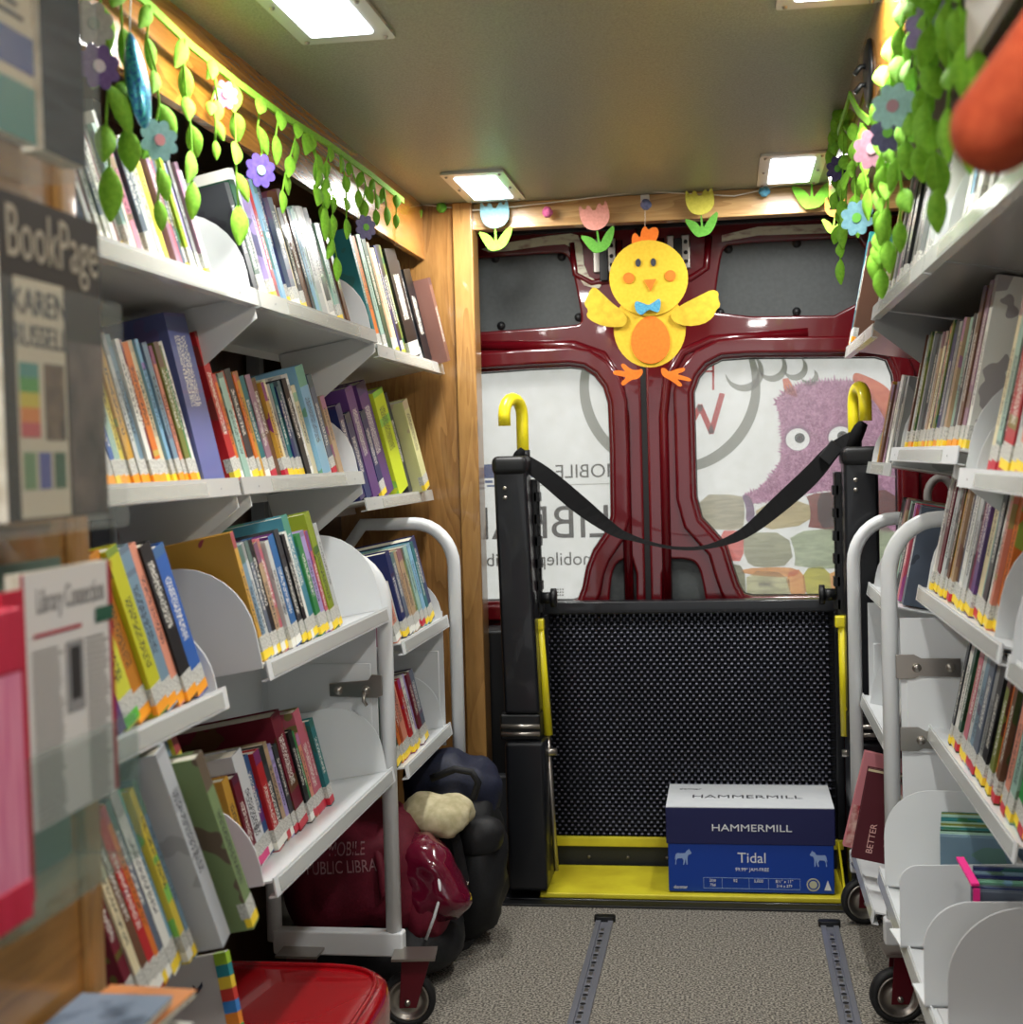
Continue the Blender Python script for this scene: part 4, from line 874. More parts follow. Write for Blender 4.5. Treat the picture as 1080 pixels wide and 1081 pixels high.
# books leaning at the foot of the far right trolley
def cover_board(name, label, quad, y, thick, col, parts=()):
    pass
def leaning(label, M, w, h, th, c, deco):
    o = book(M, th, h, w, c, None, label); deco(o); return o
def deco_pink(o):
    for (a, b, z0, z1, c) in ((-.13, -.02, .10, .105, (240, 210, 214)),):
        m = MB().box(a, b, -.0012, 0, z0, z1).build('cover_band', M_tint, None, color=lin(*c)); m.parent = o
    m = MB().box(-.175, -.002, -.0014, 0, .004, .11).build('cover_picture', noisy('red_flower_print', (168, 42, 56), (226, 190, 180), 45, .5), None); m.parent = o
Mp = Matrix.Translation((.365, 3.28, .235)) @ Matrix.Rotation(.30, 4, 'Y') @ Matrix.Rotation(PI, 4, 'Z')
def leaf_book(label, px, py, y, w, h, th, lean, rgb, deco=None, text_=None):
    p = at(px, py, y=y)
    M = Matrix.Translation(p) @ Matrix.Rotation(lean, 4, 'Y')       # lower left corner on the shelf, cover towards the viewer
    t = empty('book', label=label, cat='book', mw=M)
    c = MB(); c.box(0, w, 0, .002, 0, h); c.box(0, w, th-.002, th, 0, h); c.box(w-.002, w, .002, th-.002, 0, h)
    o = c.build('cover', M_tint, None, color=lin(*rgb)); o.parent = t
    o = MB().box(.003, w-.002, .002, th-.002, .003, h-.003).build('pages', M_paper, None); o.parent = t
    if deco:
        for nm, args, m in deco:
            o = MB().box(*args).build(nm, m, None); o.parent = t
    if text_:
        for (s, sz, u, v, rot) in text_:
            me = curve_mesh(text=s, size=sz, ext=.0003); me.transform(Matrix(((1, 0, 0, u), (0, 0, -1, -.0006), (0, 1, 0, v), (0, 0, 0, 1))) @ Matrix.Rotation(rot, 4, 'Z'))
            o = link(me, 'title', mat('pale_rose_print', (226, 176, 170), .5)); o.parent = t
    return t
leaf_book('pink book with red flower picture leaning at foot of far right trolley', 890, 893, 3.30, .17, .225, .02, .24, (206, 130, 138),
          [('cover_picture', (.002, .168, -.001, 0, .004, .10), noisy('red_flower_print', (168, 42, 56), (226, 190, 180), 45, .5))])
leaf_book('dark maroon book with pale title in front of the pink flower book', 899, 905, 3.20, .12, .205, .02, .20, (82, 22, 34), [('edge_band', (.0, .12, -.001, 0, .198, .203), mat('cream_band', (210, 196, 160), .5))],
          [('BETTER', .02, .035, .05, PI/2), ('and stories to share', .013, .065, .09, PI/2), ('by the fire', .012, .088, .09, PI/2)])
MB0 = [('dark green book lying flat under the right trolley', (.36, .56, 3.0, 3.2, .44, .455), (30, 60, 44)), ('dusty rose book lying flat beneath the dark green one', (.35, .55, 2.98, 3.2, .415, .438), (150, 92, 92)),
       ('greyish brown book at the bottom of the flat pile, right trolley', (.34, .56, 3.0, 3.2, .385, .412), (120, 96, 92))]
for lab, (a, b, c, d, e, g), rgb in MB0:
    t = anchor('book', ((a+b)/2, (c+d)/2, e), lab, 'book', 'flat books under the right trolley')
    m = MB(); m.box(a, b, c, d, e, e+.002); m.box(a, b, c, d, g-.002, g); m.box(a, b, c, c+.002, e+.002, g-.002); m.build('cover', M_tint, t, color=lin(*rgb))
    MB().box(a+.003, b-.003, c+.002, d-.003, e+.002, g-.002).build('pages', M_paper, t)

# ================================================================== FLOOR THINGS
M_cherry = mat('cherry_red_plastic', (150, 10, 20), .15, coat=.8)
def squircle_box(name, label, cx, cy, wx, wy, z1, m, cat):
    t = anchor(name, (cx, cy, 0), label, cat); mb = MB(); n = 48; rings = []
    prof = [(.93, 0), (.97, .02), (1, z1-.05), (1.0, z1-.03), (.985, z1-.012), (.95, z1-.003), (.88, z1), (.6, z1+.004), (.0, z1+.006)]
    for (k, z) in prof:
        for i in range(n):
            a = 2*PI*i/n; c, s = math.cos(a), math.sin(a); e = .42
            x = math.copysign(abs(c)**e, c)*wx/2*k; y = math.copysign(abs(s)**e, s)*wy/2*k; mb.v.append((cx+x, cy+y, z))
    for r in range(len(prof)-1):
        for i in range(n): mb.f.append((r*n+i, r*n+(i+1) % n, (r+1)*n+(i+1) % n, (r+1)*n+i))
    mb.build('body', m, t, True)
    mb = MB(); ring = []
    for i in range(n):
        a = 2*PI*i/n; c, s = math.cos(a), math.sin(a); e = .42
        ring.append((cx+math.copysign(abs(c)**e, c)*wx/2*.9, cy+math.copysign(abs(s)**e, s)*wy/2*.9, z1+.001))
    mb.tube(ring, .005, 8, closed=True); mb.build('rim_bead', m, t, True)
    return t
squircle_box('step_stool', 'glossy cherry red step stool on the floor below the left trolley', -.79, 2.14, .42, .52, .30, M_cherry, 'stool')
squircle_box('storage_tub', 'dark red plastic tub behind the right caster, low right', .50, 2.55, .30, .40, .13, mat('dark_red_plastic', (92, 12, 24), .3, coat=.4), 'tub')

# white picture book with birds, leaning on the stool
o = at(160, 1100, y=1.78)
M = Matrix.Translation((-.872, 1.955, .312)) @ Matrix.Rotation(-.22, 4, 'Y') @ Matrix.Rotation(-.12, 4, 'X')
t = empty('book', label='white board book with two flying birds on the red stool', cat='book', mw=M)
c = MB(); c.box(0, .155, 0, .002, 0, .125); c.box(0, .155, .012, .014, 0, .125); c.box(.153, .157, .0, .014, 0, .125)
o = c.build('cover', M_tint, None, color=lin(206, 206, 202)); o.parent = t
o = MB().box(.004, .153, .002, .012, .003, .122).build('pages', M_paper, None); o.parent = t
cols = [(150, 190, 50), (40, 130, 140), (232, 200, 60), (200, 60, 50), (60, 130, 200), (230, 140, 50), (80, 170, 90)]
for i, cc in enumerate(cols):
    z = .125-(i+1)*.0175
    o = MB().box(.138, .1575, -.0012, .0145, z, z+.0172).build('spine_block', M_tint, None, color=lin(*cc)); o.parent = t
bird = [(0, 0), (.3, .12), (.5, .1), (.62, .32), (.68, .14), (.85, .18), (.98, .26), (.9, .08), (.7, 0), (.5, -.06), (.3, -.0), (.15, -.16), (.05, -.14)]
for (u, v, s, rot) in ((.035, .070, .040, .1), (.078, .066, .042, .35)):
    pl = [(u+s*(p[0]*math.cos(rot)-p[1]*math.sin(rot)), v+s*(p[0]*math.sin(rot)+p[1]*math.cos(rot))) for p in bird]
    me = curve_mesh([pl], .0003); me.transform(Matrix(((1, 0, 0, 0), (0, 0, -1, -.0006), (0, 1, 0, 0), (0, 0, 0, 1)))); o = link(me, 'printed_bird', mat('bird_print', (36, 50, 70), .6)); o.parent = t

# bags under the left trolleys
def blob(name, m, parent, c, r, amp=.02, fr=9, sub_=4, flat=None, seed=0, sq=.8, fn=None):
    import bmesh
    bm = bmesh.new(); bmesh.ops.create_icosphere(bm, subdivisions=sub_, radius=1)
    for v in bm.verts:
        p = v.co.copy(); q = Vector([math.copysign(abs(a)**sq, a) for a in p])
        q = Vector((q.x*r[0], q.y*r[1], q.z*r[2]))
        nz = noise.fractal(q*fr+Vector((seed, 0, 0)), 1, 2, 3); q += p*nz*amp
        rid = abs(noise.noise(q*fr*1.7+Vector((0, seed, 0)))); q -= p*(max(0, .10-rid)*amp*1.4)
        if fn: q = fn(q)
        v.co = q+Vector(c)
    me = bpy.data.meshes.new(name); bm.to_mesh(me); bm.free()
    return link(me, name, m, parent, True)
M_bag = noisy('maroon_canvas', (112, 14, 40), (98, 10, 34), 200, .7, bump=.2)
M_bagv = mat('maroon_vinyl', (96, 12, 38), .18, coat=.8)
M_nav = noisy('navy_nylon', (26, 32, 56), (18, 22, 40), 200, .6, bump=.1); M_blk = noisy('black_nylon', (22, 23, 26), (14, 14, 16), 200, .6, bump=.1)
t = anchor('tote_bag', (-.84, 3.15, .1), 'maroon canvas tote with pale lettering slumped beneath the left trolleys', 'bag')
bg = blob('bag_body', M_bag, t, (-.870, 3.17, .240), (.165, .14, .140), .022, 6, 5, seed=3, sq=.62)
blob('vinyl_pouch', M_bagv, t, (-.70, 3.13, .245), (.075, .09, .10), .03, 8, 4, seed=8, fn=lambda q: Vector((q.x+q.z*-.35, q.y, q.z)))
blob('drooping_flap', M_bag, t, (-.70, 3.10, .17), (.055, .05, .075), .02, 9, 4, seed=5, fn=lambda q: Vector((q.x*(1+q.z*4), q.y, q.z)))
MB().tube([(-.655, 3.05, .26), (-.650, 3.045, .22), (-.665, 3.04, .17), (-.685, 3.04, .12)], .0035, 8).build('white_piping', M_txw, t, True)
MB().tube([(-.80, 3.06, .33), (-.78, 3.03, .28), (-.775, 3.02, .22), (-.75, 3.03, .25), (-.745, 3.05, .31)], .010, 8).build('strap', M_bag, t, True)
bpy.context.view_layer.update()
me_b = bg.data; bvh = BVHTree.FromPolygons([v.co[:] for v in me_b.vertices], [p.vertices[:] for p in me_b.polygons])
for s, px, py, h, sz in (('MOBILE', 364, 899, .040, .62), ('PUBLIC LIBRARY', 366, 917, .040, .66)):
    me = curve_mesh(text=s, size=h, ext=.0003)
    tgt = at(px, py, y=3.02); Mt = front(tgt.y) @ Matrix.Identity(4)
    me.transform(Matrix.Translation((tgt.x, 0, tgt.z)) @ front(tgt.y) @ Matrix.Rotation(.06, 4, 'Z') @ Matrix.Diagonal((sz, 1, 1, 1)))
    org = Vector((0, 0, CH))
    for v in me.vertices:
        d = (v.co-Vector((v.co.x, 0, v.co.z))); hit = bvh.ray_cast(Vector((v.co.x, 2.6, v.co.z)), Vector((0, 1, 0)))
        if hit[0] is not None: v.co = hit[0]+Vector((0, -.0015, 0))
        else: v.co.y = 3.10
    link(me, 'printed_lettering', mat('rose_grey_print', (214, 176, 180), .7), t)
t = tag(blob('folded_cloth', noisy('cream_cloth', (206, 196, 160), (176, 166, 128), 40, .85, bump=.2), None, (-.70, 3.25, .345), (.085, .08, .045), .014, 14, 4, seed=12), 'crumpled cream cloth lying on top of the maroon tote', 'cloth')
t = anchor('backpack', (-.66, 3.42, 0), 'navy and black backpack with looped strap leaning against the oak post', 'backpack')
blob('upper_body', M_nav, t, (-.70, 3.44, .36), (.12, .10, .10), .03, 7, 4, seed=21)
blob('lower_body', M_blk, t, (-.645, 3.40, .19), (.085, .10, .175), .03, 7, 4, seed=22)
blob('front_pocket', M_blk, t, (-.60, 3.33, .27), (.055, .05, .05), .015, 9, 3, seed=23)
pts = [at(a, b, y=3.30) for a, b in ((455, 822), (480, 812), (498, 815), (505, 826), (500, 842), (485, 848), (470, 842))]
MB().tube(pts, .009, 8).build('carry_loop', M_blk, t, True)
pts = [at(a, b, y=3.25) for a, b in ((440, 960), (452, 985), (462, 1005), (470, 1012), (485, 1005), (492, 995))]
MB().ribbon(pts, [Vector((.022, .01, .006))]*6, .004).build('dangling_strap', M_blk, t)
MB().ribbon([at(470, 850, y=3.28), at(482, 890, y=3.26), at(490, 930, y=3.25), at(486, 960, y=3.25)], [Vector((.012, 0, .002))]*4, .003).build('shoulder_strap', M_blk, t)
MB().tube([at(486, 931, y=3.24), at(494, 931, y=3.24), at(489, 945, y=3.24), at(486, 931, y=3.24)], .003, 6).build('strap_buckle', M_chrome, t, True)
t = tag(blob('duffel_bag', M_blk, None, (-.83, 3.2, .075), (.20, .20, .075), .02, 6, 4, seed=31), 'flat black duffel bag underneath the maroon tote', 'bag')

# ================================================================== RACKS IN THE NEAR LEFT
struct(MB().box(-.64, -.62, -.4, 1.262, .08, 1.82).build('wall_left_end_panel', oak('near_oak', (176, 128, 66), (140, 98, 46), axis='y')))
struct(MB().box(-.645, -.612, 1.262, 1.295, .08, 1.82).build('trim_9', M_oakt, bevel=.003))
M_acr = mat('clear_acrylic', (214, 222, 214), .25, alpha=.06, spec=.2)
M_acg = mat('tinted_acrylic', (120, 150, 138), .2, alpha=.16, spec=.3)
M_green = mat('green_tinted_back', (110, 136, 124), .3)
xf = -.55
def rack(label, y0, y1, z0, z1, lipz, m, fx=xf):
    t = anchor('brochure_holder', (fx-.03, (y0+y1)/2, z0), label, 'brochure holder', 'clear wall racks')
    plate('front_panel', [rrect(y0, y1, z0, lipz, .012)], 0, m, t, .001, .0005, mw=Matrix(((0, 0, 1, fx+.004), (1, 0, 0, 0), (0, 1, 0, 0), (0, 0, 0, 1))))
    MB().box(-.618, fx+.004, y0, y1, z0, z0+.003).build('base', m, t)
    MB().box(-.618, fx+.004, y0, y0+.002, z0, lipz).build('side_panel', m, t); MB().box(-.618, fx+.004, y1-.002, y1, z0, lipz).build('side_panel', m, t)
    MB().box(-.618, -.615, y0, y1, z0, z1).build('back_panel', M_green if m == M_acg else m, t)
    return t
def mag(label, y0, y1, z0, z1, x, th, rgb, name='magazine'):
    t = anchor(name, (x, (y0+y1)/2, z0), label, 'magazine' if name == 'magazine' else 'newsletter')
    MB().box(x-th, x, y0, y1, z0, z1).build('sheets', M_paper, t)
    MB().box(x, x+.0008, y0, y1, z0, z1).build('cover', rgb if not isinstance(rgb, tuple) else solid('cover_%d_%d_%d' % rgb, rgb, .5), t)
    return t
YZ = lambda x: Matrix(((0, 0, 1, x), (1, 0, 0, 0), (0, 1, 0, 0), (0, 0, 0, 1)))
def blk(t, nm, x, y0, y1, z0, z1, m): return MB().box(x, x+.0004, y0, y1, z0, z1).build(nm, m, t)
# middle rack
rack('clear acrylic brochure holder at left edge with the dark book review magazine', 1.00, 1.236, 1.128, 1.43, 1.33, M_acr)
t = mag('dark book review magazine with pale title and rainbow picture in the left rack', 1.035, 1.215, 1.14, 1.40, xf-.006, .012, (52, 46, 42))
x = xf-.005
text('title', 'BookPage', .052, YZ(x) @ Matrix.Translation((1.128, 1.368, 0)), solid('title_cream', (176, 168, 150), .6), t, sx=.80, sy=1.15)
blk(t, 'inset_column', x, 1.055, 1.140, 1.142, 1.335, solid('newsprint', (196, 188, 166), .7))
text('author_lines', 'KAREN', .030, YZ(x+.0006) @ Matrix.Translation((1.097, 1.315, 0)), M_txk, t)
text('author_lines', 'RUSSELL', .026, YZ(x+.0006) @ Matrix.Translation((1.097, 1.288, 0)), M_txk, t)
for i, c in enumerate(((86, 140, 130), (90, 150, 80), (196, 180, 70), (210, 130, 70), (190, 90, 90))):
    blk(t, 'rainbow_stripe', x+.0006, 1.058, 1.090, 1.255-i*.012, 1.267-i*.012, solid('stripe_%d' % i, c, .6))
blk(t, 'portrait', x+.0006, 1.10, 1.135, 1.205, 1.268, noisy('portrait_print', (120, 96, 70), (60, 48, 40), 40, .6))
for i, c in enumerate(((110, 140, 100), (86, 92, 150), (70, 100, 76))):
    blk(t, 'small_picture', x+.0006, 1.060+i*.026, 1.080+i*.026, 1.165, 1.195, solid('pic_%d' % i, c, .6))
blk(t, 'cover_photo', x, 1.145, 1.212, 1.142, 1.29, noisy('dusky_photo', (104, 88, 80), (44, 38, 36), 22, .5))
# top rack
rack('clear acrylic brochure holder at top left edge holding a black magazine', .98, 1.205, 1.435, 1.72, 1.66, M_acr)
t = mag('curled black magazine in the top left rack', 1.115, 1.192, 1.445, 1.70, xf-.004, .02, noisy('black_gloss_print', (40, 44, 50), (60, 64, 72), 14, .7, (1, 1, 8), spec=.1))
t = mag('blue and cream brochure at the top left corner', 1.00, 1.10, 1.445, 1.70, xf-.004, .01, (196, 188, 160))
x = xf-.003
for (z0, z1, c) in ((1.62, 1.66, (60, 76, 130)), (1.50, 1.53, (60, 76, 130)), (1.445, 1.49, (70, 130, 120))): blk(t, 'printed_band', x, 1.0, 1.10, z0, z1, solid('band_%d' % c[0], c, .5))
mb = MB()
for k in range(8): mb.box(x+.0002, x+.0006, 1.03, 1.085-.01*(k % 3), 1.54+k*.009, 1.544+k*.009)
mb.build('printed_lines', M_txk, t)
# lower rack
rack('green tinted acrylic holder at lower left with library newsletter', .985, 1.238, .822, 1.10, .955, M_acg)
t = mag('white library newsletter with dark lamp picture in the lower left rack', 1.047, 1.213, .890, 1.098, xf-.006, .012, (226, 224, 220), 'newsletter')
x = xf-.005
text('masthead', 'Library Connection', .024, YZ(x) @ Matrix.Translation((1.135, 1.073, 0)), solid('grey_script', (150, 148, 146), .6), t, sx=.66, sy=1.2)
blk(t, 'red_margin', x, 1.206, 1.213, .890, 1.098, solid('margin_red', (176, 40, 60), .5)); blk(t, 'red_margin', x, 1.047, 1.052, .890, 1.098, solid('margin_red', (176, 40, 60), .5))
blk(t, 'red_rule', x+.0005, 1.065, 1.15, 1.045, 1.048, solid('margin_red', (176, 40, 60), .5)); blk(t, 'green_flag', x+.0008, 1.178, 1.213, 1.045, 1.058, solid('flag_green', (50, 96, 76), .5))
blk(t, 'lamp_picture', x+.0004, 1.12, 1.152, .975, 1.035, solid('lamp_grey', (150, 150, 150), .5)); blk(t, 'lamp_picture_shade', x+.0008, 1.127, 1.145, .985, 1.03, solid('lamp_dark', (62, 60, 60), .5))
mb = MB(); mb2 = MB(); R = random.Random(2)
for k in range(30):
    z = 1.032-k*.0048
    mb.box(x+.0002, x+.0006, 1.062, 1.115-R.random()*.01, z, z+.0022); mb2.box(x+.0002, x+.0006, 1.158, 1.202-R.random()*.01, z, z+.0022)
mb.build('text_column', solid('text_grey', (150, 148, 144), .7), t); mb2.build('text_column', solid('text_grey', (150, 148, 144), .7), t)
# pink flyers in the neighbouring pocket
t = anchor('flyer_stack', (-.52, 1.0, .83), 'pink and red flyer stack at the far left edge', 'flyers')
MB().box(-.548, -.530, .88, .998, .845, 1.075).build('flyers', noisy('pink_streaks', (232, 150, 176), (214, 110, 148), 60, .6, (3, 3, .2)), t, bevel=.002)
MB().box(-.549, -.5285, .879, .9995, 1.03, 1.078).build('red_top_band', noisy('red_streaks', (204, 40, 74), (190, 26, 60), 60, .6, (3, 3, .3)), t, bevel=.002)
MB().box(-.549, -.5285, .879, .9995, .842, .872).build('red_foot_band', noisy('red_streaks', (204, 40, 74), (190, 26, 60), 60, .6, (3, 3, .3)), t, bevel=.002)
MB().box(-.550, -.546, 1.0, 1.035, .842, 1.088).build('red_edge', solid('edge_red', (190, 44, 66), .5), t)
# pile of magazines on the low tray
t = tag(MB().box(-.612, -.515, .92, 1.25, .607, .614).build('magazine_tray', M_white), 'white steel tray holding the magazine pile at bottom left', 'tray')
R = random.Random(9)
for i in range(9):
    cc = [(214, 214, 208), (90, 104, 130), (196, 196, 190), (60, 66, 84), (222, 222, 214), (150, 128, 104), (170, 180, 190), (204, 132, 76), (120, 136, 156)][i]
    nmz = ['white', 'slate blue', 'pale grey', 'navy', 'off-white', 'tan', 'light blue', 'orange', 'grey-blue'][i]
    M = Matrix.Translation((-.568+(i % 3)*.002, 1.12+((i*7) % 5-2)*.014, .615+i*.0085)) @ Matrix.Rotation(R.uniform(-.08, .08), 4, 'Z')
    t = empty('magazine', label=f'{nmz} magazine in the fanned pile at bottom left, {ordinal(9-i)} from the top', cat='magazine', group='magazine pile at bottom left', mw=M)
    o = MB().box(-.044, .044, -.13, .13, 0, .006).build('pages', M_paper, None); o.parent = t
    o = MB().box(-.045, .045, -.131, .131, .006, .0068).build('cover', noisy('mag_cover_%d' % i, cc, tuple(max(0, v-50) for v in cc), 16, .4, lo=.5, hi=.6), None); o.parent = t

# ================================================================== DECORATIONS
M_leaf = noisy('lime_felt', (132, 192, 52), (112, 174, 38), 160, .85, bump=.1)
M_rib = noisy('lime_ribbon', (140, 200, 54), (122, 184, 44), 160, .85)
def leaf(mb, p, d, L, w, n, th=.0012):
    """leaf from p along d, width w, facing n"""
    d = d.normalized(); sd = d.cross(n).normalized(); n = sd.cross(d).normalized(); K = 7; n0 = len(mb.v)
    for i in range(K):
        t = i/(K-1); ww = w*math.sin(PI*min(1, t*.94+.03))**.8*(1-.25*t); c = p+d*L*t+n*(.06*L*math.sin(PI*t))
        for (a, b) in ((-1, 0), (0, -.05), (1, 0)):
            q = c+sd*ww*a*.5+n*ww*b; mb.v.append(tuple(q)); mb.v.append(tuple(q-n*th))
    for i in range(K-1):
        a = n0+i*6; b = a+6
        mb.f += [(a, a+2, b+2, b), (a+2, a+4, b+4, b+2), (a+1, b+1, b+3, a+3), (a+3, b+3, b+5, a+5), (a, b, b+1, a+1), (a+4, a+5, b+5, b+4)]
def garland_strand(name, parent, top, bot, L, R, n, m=M_leaf, sway=.01, rib=.003):
    mb = MB(); top = Vector(top); bot = Vector(bot); dist = (bot-top).length; L *= 1.2; k = max(1, int(dist/(L*.80))); pts = []
    for i in range(k+1):
        q = top.lerp(bot, i/k)+Vector((R.uniform(-1, 1)*sway*.5, R.uniform(-1, 1)*sway, 0)); pts.append(q)
    mb.tube(pts, rib*.6, 5)
    for i in range(k+1):
        p = pts[i]; s = 1 if i % 2 else -1
        dr = Vector((R.uniform(-.25, .25), s*R.uniform(.45, .9), -1))
        if i == k: dr = Vector((0, R.uniform(-.2, .2), -1))
        nn = (n+Vector((R.uniform(-.35, .35), R.uniform(-.35, .35), R.uniform(-.1, .1)))).normalized()
        leaf(mb, p, dr, L*R.uniform(.85, 1.15), L*.58*R.uniform(.85, 1.1), nn)
    return mb.build(name, m, parent, True)
def flower(parent, c, r, rgb, rgbc, n, name='felt_flower'):
    z = n.normalized(); xax = Vector((0, 0, 1)).cross(z).normalized(); yax = z.cross(xax)
    M = Matrix(((xax.x, yax.x, z.x, c.x), (xax.y, yax.y, z.y, c.y), (xax.z, yax.z, z.z, c.z), (0, 0, 0, 1)))
    pts = [(r*(.80+.22*abs(math.cos(4*a)))*math.cos(a), r*(.80+.22*abs(math.cos(4*a)))*math.sin(a)) for a in [2*PI*i/64 for i in range(64)]]
    pts = [(r*(.78+.24*abs(math.sin(4*a)))*math.cos(a), r*(.78+.24*abs(math.sin(4*a)))*math.sin(a)) for a in [2*PI*i/72 for i in range(72)]]
    f = plate(name, [pts], 0, noisy('felt_%d_%d' % (rgb[0], rgb[2]), rgb, tuple(max(0, v-16) for v in rgb), 160, .85), parent, .001, mw=M)
    g = plate('flower_centre', [ell(0, 0, r*.28, n=16)], 0, solid('felt_c_%d' % rgbc[0], rgbc, .85), f, .001, mw=M @ Matrix.Translation((0, 0, .002)))
    g.matrix_parent_inverse = Matrix(); return f
R = random.Random(42)
# left garland along the valance
gl = anchor('leaf_garland', (-.77, 2.3, 1.8), 'lime felt leaf garland hung along the left oak valance', 'garland')
rib = []
for (a, b) in ((40, -95), (95, -45), (150, 0), (200, 48), (250, 88), (300, 124), (345, 152), (390, 184), (425, 212)): rib.append(at(a, b, x=-.768))
MB().ribbon(rib, [Vector((.0, .0, .0062))]*len(rib), .004, (1, 0, 0)).build('ribbon', M_rib, gl)
nl = Vector((1, -.8, 0)).normalized()
for (tx_, bx, by, L) in ((108, 118, 190, .05), (128, 132, 150, .05), (157, 168, 225, .038), (196, 204, 205, .040), (222, 228, 118, .032), (228, 226, 162, .026), (248, 250, 230, .046), (272, 276, 175, .038), (292, 290, 158, .038), (312, 300, 215, .036),
                         (328, 342, 235, .044), (330, 356, 285, .036), (346, 352, 240, .030), (360, 366, 245, .034), (372, 378, 215, .030), (384, 384, 225, .034), (396, 398, 235, .032), (408, 408, 232, .034), (418, 420, 240, .032)):
    # ribbon height at tx_
    pts = [(40, -95), (150, 0), (250, 88), (345, 152), (425, 212)]
    for (p0, p1) in zip(pts[:-1], pts[1:]):
        if p0[0] <= tx_ <= p1[0]: ty = p0[1]+(p1[1]-p0[1])*(tx_-p0[0])/(p1[0]-p0[0])
    a = at(tx_, ty, x=-.760); b = at(bx, by-14, x=-.755)
    garland_strand('leaf_strand', gl, a, b, L*1.02, R, nl)
flower(gl, at(168, 148, x=-.742), .028, (160, 212, 214), (240, 170, 180), nl)
flower(gl, at(275, 180, x=-.734), .028, (84, 66, 140), (130, 160, 160), nl)
flower(gl, at(386, 240, x=-.734), .026, (120, 116, 150), (120, 180, 80), nl)
flower(gl, at(238, 100, x=-.750), .022, (170, 104, 126), (190, 150, 160), nl)
flower(gl, at(104, 70, x=-.738), .028, (120, 100, 160), (235, 230, 240), nl)
flower(gl, at(98, 25, x=-.746), .028, (190, 196, 192), (160, 180, 170), nl)
# blue glitter egg
t = anchor('glitter_egg', (-.74, 1.8, 1.65), 'blue glitter egg ornament hanging among the left garland leaves', 'ornament')
M_glit = noisy('blue_glitter', (30, 90, 190), (90, 220, 220), 260, .3, metal=.5, coat=.5)
c = at(145, 85, x=-.738); mb = MB(); prof = [(.0001, -.072), (.014, -.066), (.026, -.05), (.034, -.02), (.034, .0), (.028, .03), (.018, .055), (.008, .068), (.0001, .072)]
Mg = Matrix.Translation(c) @ Matrix.Rotation(-.12, 4, 'Y') @ Matrix.Diagonal((.37, .70, .87, 1))
mb.lathe(prof, Mg, 20).build('egg', M_glit, t, True)
MB().tube([c+Vector((-.008, 0, .06)), at(138, -8, x=-.764)], .001, 5).build('string', M_txw, t, True)
# right garland
gr = anchor('leaf_garland', (.236, 2.1, 1.8), 'lime felt leaf garland with pastel flowers hung along the right valance', 'garland')
rib = [at(*q, x=.236) for q in ((1000, -60), (955, -5), (948, 40), (940, 80))]+[at(*q, x=.228) for q in ((930, 110), (916, 128), (905, 118), (896, 100), (893, 112), (884, 140))]
MB().ribbon(rib, [Vector((0, .0, .0065))]*len(rib), .004, (1, 0, 0)).build('ribbon', M_rib, gr)
nr = Vector((-.55, -1, 0)).normalized()
for (ax, ay, bx, by, L, x) in ((884, 112, 876, 170, .050, .27), (890, 115, 888, 250, .050, .27), (882, 150, 886, 290, .045, .265), (900, 130, 905, 240, .044, .265), (908, 130, 915, 215, .045, .26), (912, 135, 903, 165, .040, .26), (893, 180, 893, 235, .045, .26),
                               (930, 70, 930, 300, .050, .26), (940, 40, 938, 270, .050, .262), (948, 60, 951, 250, .046, .262), (955, 0, 948, 70, .050, .27), (960, 0, 958, 170, .044, .27), (968, -20, 965, 115, .038, .27),
                               (938, 150, 926, 280, .048, .255), (975, -20, 988, 215, .052, .265), (985, -20, 975, 165, .052, .26), (1005, -30, 1003, 130, .05, .26), (1012, -30, 1018, 60, .050, .265), (990, -30, 1000, 20, .05, .26), (960, 120, 958, 165, .042, .26),
                               (1010, 20, 1024, 155, .04, .27), (1022, -40, 1030, 70, .045, .27)):
    garland_strand('leaf_strand', gr, at(ax, ay, x=x*.868), at(bx, by-16, x=x*.868), L*.82, R, nr, sway=.006)
flower(gr, at(943, 112, x=.208), 0.028, (176, 224, 220), (190, 160, 150), nr)
flower(gr, at(938, 140, x=.217), .026, (96, 92, 130), (120, 110, 150), nr)
flower(gr, at(905, 230, x=.217), 0.029, (104, 146, 156), (90, 150, 60), nr)
flower(gr, at(985, 30, x=.239), .034, (160, 144, 196), (130, 110, 160), nr)
flower(gr, at(921, 157, x=.217), .030, (156, 112, 128), (170, 140, 150), nr)
flower(gr, at(885, 178, x=.228), .026, (70, 62, 96), (90, 80, 120), nr)
# black round hook on the right valance
t = anchor('grab_ring', (.241, 2.62, 1.79), 'round black plastic fitting with prongs on the right oak valance', 'fitting')
c = at(914, 78, x=.236)
MB().lathe([(0, .007), (.043, .007), (.054, .004), (.056, 0), (0, 0)], Matrix.Translation((.2425, c.y, c.z)) @ Matrix.Rotation(-PI/2, 4, 'Y'), 28).build('disc', M_blackp, t, True)
for dz in (-.018, .012):
    MB().tube([(.240, c.y, c.z+dz), (.228, c.y, c.z+dz), (.218, c.y, c.z+dz-.012)], .0045, 8).build('prong', M_blackp, t, True)
